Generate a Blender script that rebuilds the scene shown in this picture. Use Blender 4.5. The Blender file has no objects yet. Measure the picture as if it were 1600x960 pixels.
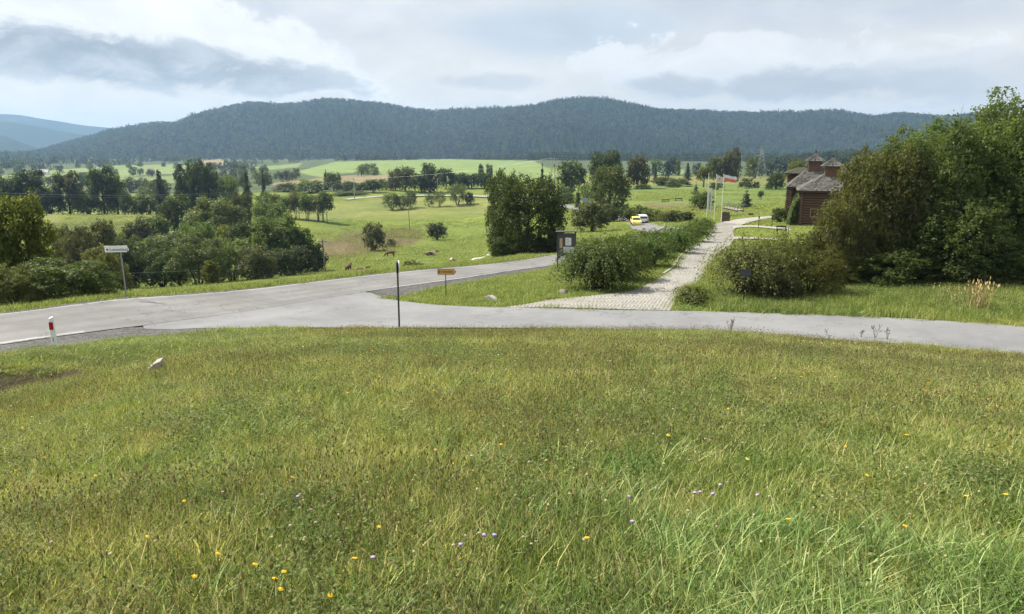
import bpy, bmesh, math, random
import numpy as np
from mathutils import Vector, Matrix

# ------------------------------------------------------------------ camera, sky, sun, exposure
S = bpy.context.scene
COL = S.collection
PITCH = math.radians(12.1)
F = 1186.0
cp, sp = math.cos(PITCH), math.sin(PITCH)

cam = bpy.data.cameras.new('camera')
cam.sensor_width = 36.0
cam.lens = 36.0 * F / 1600.0
cam.clip_start = 0.05
cam.clip_end = 40000
camo = bpy.data.objects.new('camera', cam)
camo.rotation_euler = (math.pi / 2 - PITCH, 0, 0)
COL.objects.link(camo)
S.camera = camo

S.view_settings.view_transform = 'Standard'
S.view_settings.look = 'None'
S.view_settings.exposure = 0.75
S.view_settings.gamma = 1.0
S.view_settings.use_curve_mapping = False
S.render.engine = 'CYCLES'
S.cycles.use_denoising = True
S.cycles.adaptive_threshold = 0.005
S.cycles.max_bounces = 6
S.cycles.diffuse_bounces = 3
S.cycles.glossy_bounces = 2
S.cycles.transmission_bounces = 3
S.cycles.volume_bounces = 0
S.cycles.sample_clamp_indirect = 5.0

SUN_EL = math.radians(50)
SUN_AZ = math.radians(-66)          # measured from +Y towards +X (so: ahead and to the left)
SUN = Vector((math.sin(SUN_AZ) * math.cos(SUN_EL), math.cos(SUN_AZ) * math.cos(SUN_EL), math.sin(SUN_EL)))
sl = bpy.data.lights.new('sun', 'SUN')
sl.energy = 5.0
sl.angle = math.radians(1.0)
sl.color = (1.0, 0.95, 0.86)
so = bpy.data.objects.new('sun', sl)
so.rotation_euler = SUN.to_track_quat('Z', 'Y').to_euler()
so.location = (-200, 200, 300)
COL.objects.link(so)


def s_of(py):
    b = (480.0 - py) / F
    return (-sp + b * cp) / (cp + b * sp)


def u_of(px, py):
    b = (480.0 - py) / F
    return ((px - 800.0) / F) / (cp + b * sp)


def azel(px, py):
    u, s = u_of(px, py), s_of(py)
    return math.atan2(u, 1.0), math.atan2(s, math.hypot(u, 1.0))


class NT:
    """small helper for node trees"""
    def __init__(self, tree):
        self.t = tree
        self.n = tree.nodes
        self.n.clear()

    def node(self, typ, **kw):
        n = self.n.new(typ)
        for k, v in kw.items():
            if k == 'inp':
                for a, b in v.items():
                    self.put(n.inputs[a], b)
            else:
                setattr(n, k, v)
        return n

    def put(self, sock, v):
        if hasattr(v, 'is_output'):
            self.t.links.new(v, sock)
        else:
            sock.default_value = v

    def m(self, op, a, b=0.0, c=0.0, clamp=False):
        n = self.n.new('ShaderNodeMath')
        n.operation = op
        n.use_clamp = clamp
        self.put(n.inputs[0], a)
        self.put(n.inputs[1], b)
        self.put(n.inputs[2], c)
        return n.outputs[0]

    def mix(self, f, a, b, typ='MIX'):
        n = self.n.new('ShaderNodeMix')
        n.data_type = 'RGBA'
        n.blend_type = typ
        self.put(n.inputs['Factor'], f)
        self.put(n.inputs[6], a if hasattr(a, 'is_output') else (*a, 1.0))
        self.put(n.inputs[7], b if hasattr(b, 'is_output') else (*b, 1.0))
        return n.outputs[2]

    def step(self, x, lo, hi):
        n = self.n.new('ShaderNodeMapRange')
        n.interpolation_type = 'SMOOTHSTEP'
        self.put(n.inputs[0], x)
        n.inputs[1].default_value = lo
        n.inputs[2].default_value = hi
        n.inputs[3].default_value = 0.0
        n.inputs[4].default_value = 1.0
        return n.outputs[0]

    def noise(self, vec, scale, detail=4.0, rough=0.55, dist=0.0, col=False):
        n = self.n.new('ShaderNodeTexNoise')
        if vec is not None:
            self.put(n.inputs['Vector'], vec)
        n.inputs['Scale'].default_value = scale
        n.inputs['Detail'].default_value = detail
        n.inputs['Roughness'].default_value = rough
        n.inputs['Distortion'].default_value = dist
        return n.outputs['Color' if col else 'Fac']

    def comb(self, x, y, z=0.0):
        n = self.n.new('ShaderNodeCombineXYZ')
        self.put(n.inputs[0], x)
        self.put(n.inputs[1], y)
        self.put(n.inputs[2], z)
        return n.outputs[0]


def build_world():
    w = bpy.data.worlds.new('World')
    S.world = w
    w.use_nodes = True
    T = NT(w.node_tree)
    out = T.node('ShaderNodeOutputWorld')
    tc = T.node('ShaderNodeTexCoord')
    sep = T.node('ShaderNodeSeparateXYZ')
    T.put(sep.inputs[0], tc.outputs['Generated'])
    x, y, z = sep.outputs
    az = T.m('ARCTAN2', x, y)
    el = T.m('ARCSINE', z)
    # cloud layer coordinates: projection on a high sheet, so that clouds flatten towards the horizon
    zz = T.m('MAXIMUM', T.m('ADD', z, 0.10), 0.04)
    sheet = T.comb(T.m('DIVIDE', x, zz), T.m('DIVIDE', y, zz), 0.0)
    ang = T.comb(T.m('MULTIPLY', az, 1.0), T.m('MULTIPLY', el, 1.9), 0.0)
    n1 = T.noise(sheet, 0.55, 6, 0.55, 0.3)
    n2 = T.noise(ang, 3.2, 7, 0.58, 0.25)
    n3 = T.noise(ang, 11.0, 8, 0.62, 0.35)
    nd = T.m('SUBTRACT', T.m('ADD', T.m('MULTIPLY', n2, 0.55), T.m('MULTIPLY', n3, 0.85)), 0.70)

    def ell(px, py, wpx, hpx, tilt=0.0, edge=(0.0, 0.35), ragged=1.1):
        a0, e0 = azel(px, py)
        wa, ha = wpx / F, hpx / F
        da = T.m('SUBTRACT', az, a0)
        de = T.m('ADD', T.m('SUBTRACT', el, e0), T.m('MULTIPLY', da, tilt))
        q = T.m('ADD', T.m('POWER', T.m('ABSOLUTE', T.m('DIVIDE', da, wa)), 2.0),
                T.m('POWER', T.m('ABSOLUTE', T.m('DIVIDE', de, ha)), 2.0))
        v = T.m('ADD', T.m('SUBTRACT', 1.0, T.m('SQRT', q)), T.m('MULTIPLY', nd, ragged * 1.6))
        return T.step(v, *edge)

    # thin bright veil with bluer gaps
    veil = T.step(T.m('ADD', T.m('MULTIPLY', n1, 0.62), T.m('MULTIPLY', n2, 0.38)), 0.36, 0.62)
    c = T.mix(veil, (0.69, 0.735, 0.785), (0.94, 0.94, 0.94))
    # cream-white band low over the hills
    low = T.step(T.m('MULTIPLY', el, -1.0), -0.17, -0.06)
    c = T.mix(T.m('MULTIPLY', low, 0.8), c, (1.02, 0.98, 0.90))
    blue = ell(880, 50, 230, 55, 0.0, (0.0, 0.7), 0.9)
    c = T.mix(T.m('MULTIPLY', blue, 0.8), c, (0.62, 0.71, 0.80))
    blue2 = ell(1350, 20, 330, 45, 0.0, (0.0, 0.7), 0.9)
    c = T.mix(T.m('MULTIPLY', blue2, 0.55), c, (0.70, 0.745, 0.80))
    # big cloud on the left: white shoulder, then the grey-blue body under it
    wh = ell(250, 62, 370, 70, 0.12, (0.05, 0.30), 1.5)
    c = T.mix(T.m('MULTIPLY', wh, 0.9), c, T.mix(T.step(n2, 0.34, 0.62), (0.84, 0.86, 0.88), (1.10, 1.10, 1.08)))
    dk = ell(185, 94, 320, 40, 0.08, (0.04, 0.50), 1.7)
    dkc = T.mix(T.step(n3, 0.35, 0.68), (0.35, 0.395, 0.445), (0.60, 0.64, 0.68))
    c = T.mix(T.m('MULTIPLY', dk, 0.92), c, dkc)
    # heap cloud on the right
    w2 = ell(1190, 112, 340, 56, 0.02, (0.05, 0.22), 1.9)
    c = T.mix(T.m('MULTIPLY', w2, 0.85), c, (0.98, 0.99, 1.0))
    g2 = ell(1220, 136, 340, 30, 0.0, (0.0, 0.6), 1.9)
    c = T.mix(T.m('MULTIPLY', g2, 0.8), c, (0.52, 0.565, 0.615))
    w3 = ell(1520, 118, 190, 34, 0.0, (0.0, 0.3), 1.9)
    c = T.mix(T.m('MULTIPLY', w3, 0.5), c, (0.74, 0.77, 0.80))
    g3 = ell(760, 128, 120, 17, 0.0, (0.0, 0.5), 1.8)
    c = T.mix(T.m('MULTIPLY', g3, 0.5), c, (0.55, 0.60, 0.66))
    c = T.mix(1.0, c, T.mix(T.step(n3, 0.3, 0.75), (0.90, 0.91, 0.93), (1.06, 1.06, 1.05)), 'MULTIPLY')
    bgc = T.node('ShaderNodeBackground')
    T.put(bgc.inputs[0], c)
    bgc.inputs[1].default_value = 0.62
    sky = T.node('ShaderNodeTexSky')
    sky.sky_type = 'NISHITA'
    sky.sun_disc = False
    sky.sun_elevation = SUN_EL
    sky.sun_rotation = SUN_AZ
    sky.altitude = 700
    bgs = T.node('ShaderNodeBackground')
    T.put(bgs.inputs[0], sky.outputs[0])
    bgs.inputs[1].default_value = 0.06
    mx = T.node('ShaderNodeMixShader')
    mx.inputs[0].default_value = 0.9
    T.t.links.new(bgs.outputs[0], mx.inputs[1])
    T.t.links.new(bgc.outputs[0], mx.inputs[2])
    T.t.links.new(mx.outputs[0], out.inputs[0])


build_world()
rng = np.random.default_rng(7)
R = random.Random(11)

# ------------------------------------------------------------------ generic builders
MATS = {}


def new_mat(name):
    m = bpy.data.materials.new(name)
    m.use_nodes = True
    T = NT(m.node_tree)
    out = T.node('ShaderNodeOutputMaterial')
    return m, T, out


def plain(name, col, rough=0.7, metal=0.0, var=0.12, scale=6.0, spec=0.35, bump=0.0, alpha=None):
    if name in MATS:
        return MATS[name]
    m, T, out = new_mat(name)
    tc = T.node('ShaderNodeTexCoord')
    n = T.noise(tc.outputs['Object'], scale, 5, 0.6)
    c = T.mix(T.m('MULTIPLY', n, 1.0), tuple(max(0, v * (1 - var * 2)) for v in col),
              tuple(min(1, v * (1 + var * 2)) for v in col))
    b = T.node('ShaderNodeBsdfPrincipled')
    T.put(b.inputs['Base Color'], c)
    b.inputs['Roughness'].default_value = rough
    b.inputs['Metallic'].default_value = metal
    b.inputs['Specular IOR Level'].default_value = spec
    if bump:
        bp = T.node('ShaderNodeBump')
        bp.inputs['Strength'].default_value = bump
        T.put(bp.inputs['Height'], T.noise(tc.outputs['Object'], scale * 4, 4, 0.6))
        T.put(b.inputs['Normal'], bp.outputs[0])
    T.put(out.inputs[0], b.outputs[0])
    MATS[name] = m
    return m


def mesh_np(name, V, Q=None, Tr=None, attrs=None, smooth=False):
    """mesh from numpy arrays: V (n,3); Q (m,4) quads; Tr (k,3) triangles; attrs {name: per-vertex floats or rgb}"""
    me = bpy.data.meshes.new(name)
    V = np.asarray(V, dtype=np.float32)
    Q = np.zeros((0, 4), np.int32) if Q is None else np.asarray(Q, np.int32)
    Tr = np.zeros((0, 3), np.int32) if Tr is None else np.asarray(Tr, np.int32)
    me.vertices.add(len(V))
    me.vertices.foreach_set('co', V.ravel())
    nl = Q.size + Tr.size
    me.loops.add(nl)
    me.loops.foreach_set('vertex_index', np.concatenate([Q.ravel(), Tr.ravel()]).astype(np.int32))
    me.polygons.add(len(Q) + len(Tr))
    ls = np.concatenate([np.arange(len(Q)) * 4, Q.size + np.arange(len(Tr)) * 3]).astype(np.int32)
    me.polygons.foreach_set('loop_start', ls)
    if smooth:
        me.polygons.foreach_set('use_smooth', np.ones(len(Q) + len(Tr), bool))
    for k, a in (attrs or {}).items():
        a = np.asarray(a, np.float32)
        if a.ndim == 1:
            at = me.attributes.new(k, 'FLOAT', 'POINT')
            at.data.foreach_set('value', a)
        else:
            at = me.attributes.new(k, 'FLOAT_VECTOR', 'POINT')
            at.data.foreach_set('vector', a.ravel())
    me.update(calc_edges=True)
    me.validate()
    return me


class MB:
    """collects simple solids and builds ONE mesh"""
    def __init__(self):
        self.v, self.f = [], []

    def add(self, vs, fs):
        o = len(self.v)
        self.v += [tuple(p) for p in vs]
        self.f += [tuple(i + o for i in f) for f in fs]
        return self

    def box(self, x0, x1, y0, y1, z0, z1, M=None):
        vs = [(x, y, z) for z in (z0, z1) for y in (y0, y1) for x in (x0, x1)]
        if M is not None:
            vs = [tuple(M @ Vector(p)) for p in vs]
        return self.add(vs, [(0, 2, 3, 1), (4, 5, 7, 6), (0, 1, 5, 4), (2, 6, 7, 3), (0, 4, 6, 2), (1, 3, 7, 5)])

    def tube(self, pts, rad, n=6, cap=True):
        pts = [Vector(p) for p in pts]
        rad = rad if hasattr(rad, '__len__') else [rad] * len(pts)
        vs, fs = [], []
        for i, p in enumerate(pts):
            d = (pts[min(i + 1, len(pts) - 1)] - pts[max(i - 1, 0)]).normalized()
            a = d.cross(Vector((0, 0, 1)) if abs(d.z) < 0.9 else Vector((1, 0, 0))).normalized()
            b = d.cross(a)
            for k in range(n):
                t = 2 * math.pi * k / n
                vs.append(p + (a * math.cos(t) + b * math.sin(t)) * rad[i])
        for i in range(len(pts) - 1):
            for k in range(n):
                fs.append((i * n + k, i * n + (k + 1) % n, (i + 1) * n + (k + 1) % n, (i + 1) * n + k))
        if cap:
            fs.append(tuple(range(n))[::-1])
            fs.append(tuple((len(pts) - 1) * n + k for k in range(n)))
        return self.add(vs, fs)

    def prism(self, poly, y0, y1, M=None):
        """poly in (x, z), extruded along y"""
        n = len(poly)
        vs = [(x, y0, z) for x, z in poly] + [(x, y1, z) for x, z in poly]
        if M is not None:
            vs = [tuple(M @ Vector(p)) for p in vs]
        fs = [tuple(range(n)), tuple(range(2 * n - 1, n - 1, -1))]
        fs += [(i, i + n, (i + 1) % n + n, (i + 1) % n) for i in range(n)]
        return self.add(vs, fs)

    def mesh(self, name, smooth=False, bevel=0.0):
        me = bpy.data.meshes.new(name)
        me.from_pydata(self.v, [], self.f)
        bm = bmesh.new()
        bm.from_mesh(me)
        bmesh.ops.recalc_face_normals(bm, faces=bm.faces)
        if bevel:
            bmesh.ops.bevel(bm, geom=list(bm.edges), offset=bevel, segments=1, affect='EDGES', clamp_overlap=True)
        bm.to_mesh(me)
        bm.free()
        if smooth:
            me.polygons.foreach_set('use_smooth', np.ones(len(me.polygons), bool))
        return me


def link(name, data, mat=None, parent=None, loc=None):
    o = bpy.data.objects.new(name, data)
    COL.objects.link(o)
    if mat is not None:
        if data.materials:
            o.material_slots[0].link = 'OBJECT'
            o.material_slots[0].material = mat
        else:
            data.materials.append(mat)
    if parent is not None:
        o.parent = parent
    if loc is not None:
        o.location = loc
    return o


def tag(o, label=None, cat=None, group=None, kind=None):
    if label:
        o['label'] = label
    if cat:
        o['category'] = cat
    if group:
        o['group'] = group
    if kind:
        o['kind'] = kind
    return o


def thing(name, loc, label, cat, group=None, rz=0.0):
    o = bpy.data.objects.new(name, None)
    o.empty_display_size = 0.3
    COL.objects.link(o)
    o.location = loc
    o.rotation_euler = (0, 0, rz)
    return tag(o, label, cat, group)


def part(name, mb, mat, parent, **kw):
    me = mb.mesh(name, **kw) if isinstance(mb, MB) else mb
    return link(name, me, mat, parent)


def copy_tree(o, parent=None):
    c = o.copy()
    COL.objects.link(c)
    c.parent = parent
    for ch in list(o.children):
        copy_tree(ch, c)
    return c


# ------------------------------------------------------------------ the lie of the land
def col_u(px):
    return (px - 800.0) / F / 0.99


END = [(2400, -42), (4000, -42), (12000, -42)]
NEAR = [(0, -1.5), (3, -1.9), (6, -2.35), (10, -3.0), (15, -4.02)]
LEFTFAR = [(150, -25.5), (200, -28), (260, -28.5), (310, -28.5), (340, -31), (420, -35), (600, -38), (900, -40),
           (1400, -41)] + END
RIGHTFAR = [(120, -11), (180, -13.5), (300, -17.5), (420, -20), (600, -25), (1000, -32), (1500, -34)] + END
L0 = [(0, -1.5), (3, -1.95), (6, -2.7), (10, -3.65), (12, -4.05), (13, -4.4), (14, -5.2), (15, -5.2), (15.9, -4.75), (17, -4.85),
      (21.3, -5.82), (22.2, -5.98), (26.8, -6.02), (29, -6.45), (33, -7.2), (45, -9.5), (80, -16), (110, -21)] + LEFTFAR
C2 = [(0, -1.5), (3, -1.92), (6, -2.5), (10, -3.3), (15, -4.5), (16.5, -5.0), (18, -5.05), (20, -5.4), (23, -6.0),
      (25, -6.45), (31.9, -6.52), (34, -6.8), (50, -9.95), (80, -15.75), (110, -21.1), (140, -25.5), (170, -27.6), (200, -28.3)] + LEFTFAR[2:]
C4 = [(0, -1.5), (3, -1.9), (6, -2.4), (10, -3.1), (15, -4.1), (20, -5.2), (25, -6.3), (27.5, -6.75), (31, -6.95),
      (38.5, -7.2), (42, -7.9), (70, -13.0), (110, -19.9), (140, -24.3), (165, -27), (200, -28.7), (240, -30), (300, -31), (400, -30),
      (520, -30), (700, -36), (1000, -38), (1600, -41)] + END
C6 = NEAR + [(20, -5.13), (25, -6.35), (29, -7.2), (30.5, -7.3), (35, -7.45), (41, -8.0), (48.3, -8.05), (54, -8.95),
             (80, -13.2), (110, -18.0), (150, -24.0), (170, -25.4), (220, -28.5), (300, -33), (360, -31.5), (430, -28.5), (500, -28),
             (700, -31), (900, -32), (1200, -31.2), (1500, -31.7)] + END
C74 = NEAR + [(20, -5.13), (25, -6.35), (29, -7.2), (30, -7.25), (34, -7.4), (37, -7.75), (39, -7.75), (43, -8.0),
              (47.9, -8.4), (53.5, -8.45), (58, -9.12), (70, -10.95), (100, -15.5), (150, -22.9), (185, -26.7), (250, -29.8), (340, -30.5),
              (430, -27.6), (500, -28), (800, -31), (1200, -31.6), (1500, -31.9)] + END
C86 = NEAR + [(20, -5.13), (25, -6.35), (29, -7.2), (30, -7.25), (34, -7.3), (38, -7.45), (42, -7.7), (50, -8.4),
              (55, -8.95), (62.1, -9.0), (66, -9.6), (90, -11.8), (150, -16.2), (200, -18.4), (250, -20.5), (300, -22),
              (400, -25), (500, -27.5), (800, -31), (1200, -33), (1500, -32)] + END
C100 = NEAR + [(20, -5.13), (25, -6.35), (28.7, -7.17), (30, -7.3), (34, -7.3), (40, -7.6), (55, -8.3), (75, -9.5),
               (100, -11.5), (130, -13.8), (150, -15), (200, -17.5), (260, -18.5), (330, -19.5), (500, -23),
               (800, -29), (1200, -33), (1500, -33)] + END
C113 = NEAR + [(20, -5.12), (25, -6.4), (28.4, -7.15), (30, -7.25), (34, -7.28), (45, -7.9), (62, -8.9), (80, -9.8),
               (98, -10.5), (112, -11), (135, -13.0), (160, -14.4), (200, -15.5), (300, -18), (420, -20.5),
               (600, -25), (1000, -32), (1500, -34)] + END
C130 = NEAR[:-1] + [(15, -4.15), (20, -5.42), (25, -6.8), (28, -7.22), (32, -7.2), (36, -7.3), (60, -8.7), (96, -10)] + RIGHTFAR
C160 = NEAR[:-2] + [(10, -3.2), (15, -4.5), (20, -5.9), (24, -7.02), (25.3, -7.08), (29, -7.05), (33, -7.05), (60, -8.5), (96, -9.8)] + RIGHTFAR
TABLE = [(-500, L0), (0, L0), (200, C2), (400, C4), (620, C6), (740, C74), (860, C86), (1000, C100), (1130, C113),
         (1300, C130), (1600, C160), (2100, C160)]


def pchip(x, y, xi):
    """monotone cubic interpolation along axis 0 of y"""
    x = np.asarray(x, float)
    y = np.asarray(y, float)
    if y.ndim == 1:
        y = y[:, None]
    h = np.diff(x)[:, None]
    d = np.diff(y, axis=0) / h
    m = np.zeros_like(y)
    m[0], m[-1] = d[0], d[-1]
    for i in range(1, len(x) - 1):
        w1, w2 = 2 * h[i] + h[i - 1], h[i] + 2 * h[i - 1]
        same = (d[i - 1] * d[i]) > 0
        with np.errstate(divide='ignore', invalid='ignore'):
            v = (w1 + w2) / (w1 / d[i - 1] + w2 / d[i])
        m[i] = np.where(same, v, 0)
    xi = np.clip(np.asarray(xi, float), x[0], x[-1])
    k = np.clip(np.searchsorted(x, xi, side='right') - 1, 0, len(x) - 2)
    t = ((xi - x[k]) / (x[k + 1] - x[k]))[:, None]
    hk = (x[k + 1] - x[k])[:, None]
    r = ((2 * t**3 - 3 * t**2 + 1) * y[k] + (t**3 - 2 * t**2 + t) * hk * m[k]
         + (-2 * t**3 + 3 * t**2) * y[k + 1] + (t**3 - t**2) * hk * m[k + 1])
    return r


LG = lambda Y: np.log(np.asarray(Y, float) + 4.0)
NU, NY = 261, 900
UG = np.linspace(col_u(-500), col_u(2100), NU)
YG = np.linspace(LG(0.0), LG(12000.0), NY)
_cols = np.stack([pchip(LG([a for a, b in t]), [b for a, b in t], YG)[:, 0] for _, t in TABLE])
ZG = pchip([col_u(p) for p, _ in TABLE], _cols, UG)


def ter(X, Y):
    """height of the ground at world X, Y (arrays or floats)"""
    X = np.asarray(X, float)
    Y = np.asarray(Y, float)
    r = np.hypot(X, Y)
    th = np.arctan2(X, Y)
    ta = np.minimum(np.abs(th), math.radians(50))
    u = np.tan(ta) * np.sign(th)
    ye = r * np.cos(ta)
    fu = np.clip((u - UG[0]) / (UG[1] - UG[0]), 0, NU - 1.001)
    fy = np.clip((LG(ye) - YG[0]) / (YG[1] - YG[0]), 0, NY - 1.001)
    i, j = fu.astype(int), fy.astype(int)
    a, b = fu - i, fy - j
    return (ZG[i, j] * (1 - a) * (1 - b) + ZG[i + 1, j] * a * (1 - b) + ZG[i, j + 1] * (1 - a) * b
            + ZG[i + 1, j + 1] * a * b)


YS = np.exp(np.linspace(math.log(1.5), math.log(5000), 6000))


def hit(px, py, ymin=1.5):
    """the place on the ground that this sight line meets"""
    u, s = u_of(px, py), s_of(py)
    ys = YS[YS >= ymin]
    d = ter(u * ys, ys) - s * ys
    k = np.argmax(d > 0) if (d > 0).any() else len(ys) - 1
    if k == 0:
        y = ys[0]
    else:
        y = ys[k - 1] + (ys[k] - ys[k - 1]) * (-d[k - 1]) / max(d[k] - d[k - 1], 1e-9)
    return Vector((u * y, y, float(ter(u * y, y))))


def at(px, py, Y):
    return Vector((u_of(px, py) * Y, Y, s_of(py) * Y))


def to_px(X, Y, Z):
    dep = Y * cp - Z * sp
    up = Y * sp + Z * cp
    return 800 + F * X / dep, 480 - F * up / dep


def resample(P, n):
    P = np.asarray([tuple(p)[:2] for p in P], float)
    d = np.concatenate([[0], np.cumsum(np.hypot(*np.diff(P, axis=0).T))])
    t = np.linspace(0, d[-1], n)
    return np.stack([pchip(d, P[:, 0], t)[:, 0], pchip(d, P[:, 1], t)[:, 0]], 1)


def inpoly(X, Y, poly):
    X, Y = np.asarray(X), np.asarray(Y)
    r = np.zeros(X.shape, bool)
    n = len(poly)
    for i in range(n):
        x0, y0 = poly[i]
        x1, y1 = poly[(i + 1) % n]
        c = ((y0 > Y) != (y1 > Y))
        with np.errstate(divide='ignore', invalid='ignore'):
            c &= X < (x1 - x0) * (Y - y0) / (y1 - y0) + x0
        r ^= c
    return r


KEEP_OFF = []          # outlines of paved surfaces, so that no grass grows there


def smooth(A, sig=4.0):
    k = np.arange(-12, 13)
    w = np.exp(-.5 * (k / sig) ** 2)
    w /= w.sum()
    P = np.concatenate([2 * A[0] - A[12:0:-1], A, 2 * A[-1] - A[-2:-14:-1]])
    return np.stack([np.convolve(P[:, i], w, 'valid') for i in range(2)], 1)


def strip(name, Lp, Rp, n, m, lift, mat, kind='structure', keep=True, parent=None, lift_rate=0.0008):
    """a sheet draped over the ground between two edge lines"""
    A, B = smooth(resample(Lp, n)), smooth(resample(Rp, n))
    t = np.linspace(0, 1, m)[None, :, None]
    P = A[:, None, :] * (1 - t) + B[:, None, :] * t
    X, Y = P[..., 0].ravel(), P[..., 1].ravel()
    Z = ter(X, Y) + lift + lift_rate * np.hypot(X, Y)
    idx = np.arange(n * m).reshape(n, m)
    Q = np.stack([idx[:-1, :-1], idx[:-1, 1:], idx[1:, 1:], idx[1:, :-1]], -1).reshape(-1, 4)
    along = np.repeat(np.linspace(0, 1, n), m)
    across = np.tile(np.linspace(0, 1, m), n)
    V = np.stack([X, Y, Z], 1)
    e1, e2 = V[Q[0, 1]] - V[Q[0, 0]], V[Q[0, 3]] - V[Q[0, 0]]
    if np.cross(e1, e2)[2] < 0:
        Q = Q[:, ::-1]
    me = mesh_np(name, V, Q, attrs={'along': along, 'across': across}, smooth=True)
    o = link(name, me, mat, parent)
    if kind:
        o['kind'] = kind
    if keep:
        KEEP_OFF.append(np.concatenate([A, B[::-1]]))
    return o, A, B


def offset_line(P, w, n=60):
    A = resample(P, n)
    t = np.gradient(A, axis=0)
    t /= np.linalg.norm(t, axis=1)[:, None]
    nn = np.stack([-t[:, 1], t[:, 0]], 1)
    return A + nn * w


H = lambda pts, ymin=20: [hit(x, y, ymin) for x, y in pts]

# ------------------------------------------------------------------ ground
GRASS_A = (0.142, 0.176, 0.034)      # fresh pasture
ZONES = [
    # far plain first, nearer fields after; (pixel outline, ymin, ymax, colour)
    ([(-900, 200), (2600, 200), (2600, 292), (1000, 284), (860, 262), (560, 300), (-900, 312)], 420, 99999, (0.075, 0.095, 0.040)),
    ([(460, 269), (525, 253), (700, 249), (835, 252), (885, 278), (860, 292), (690, 287), (560, 268), (500, 277)], 450, 2300, (0.17, 0.225, 0.07)),
    ([(420, 287), (520, 276), (600, 273), (700, 275), (690, 285), (560, 287), (450, 294)], 400, 1500, (0.20, 0.165, 0.085)),
    ([(-60, 282), (60, 268), (180, 259), (320, 256), (330, 268), (210, 275), (60, 289), (-60, 292)], 450, 2300, (0.17, 0.215, 0.075)),
    ([(50, 300), (60, 283), (200, 277), (320, 273), (330, 284), (150, 291), (70, 300)], 400, 2300, (0.15, 0.19, 0.065)),
    ([(310, 252), (345, 249), (355, 258), (315, 261)], 700, 2300, (0.26, 0.19, 0.10)),
    ([(395, 262), (470, 255), (470, 261), (410, 267)], 700, 2300, (0.16, 0.21, 0.07)),
    ([(1015, 266), (1068, 265), (1068, 273), (1018, 274)], 450, 2300, (0.17, 0.235, 0.10)),
    ([(55, 352), (60, 336), (255, 327), (460, 312), (460, 330), (250, 340), (200, 350)], 200, 420, (0.165, 0.18, 0.05)),
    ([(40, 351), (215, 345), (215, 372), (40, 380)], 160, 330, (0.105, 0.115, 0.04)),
    ([(498, 372), (560, 360), (640, 357), (668, 367), (645, 383), (595, 396), (540, 408), (505, 410)], 120, 360, (0.135, 0.115, 0.055)),
    ([(450, 318), (830, 300), (850, 320), (830, 335), (450, 345)], 250, 480, (0.160, 0.180, 0.050)),
    ([(940, 288), (1240, 288), (1240, 330), (1120, 330), (1000, 316), (940, 330)], 150, 420, (0.125, 0.168, 0.046)),
    ([(880, 276), (1240, 276), (1240, 288), (880, 290)], 300, 650, (0.170, 0.175, 0.055)),
    ([(-80, 592), (0, 589), (60, 585), (130, 577), (136, 588), (70, 606), (0, 626), (-80, 650)], 9, 19, (0.060, 0.045, 0.028)),
    ([(1000, 317), (1120, 321), (1240, 327), (1235, 336), (1130, 337), (1010, 330)], 120, 330, (0.145, 0.125, 0.055)),
]


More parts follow.
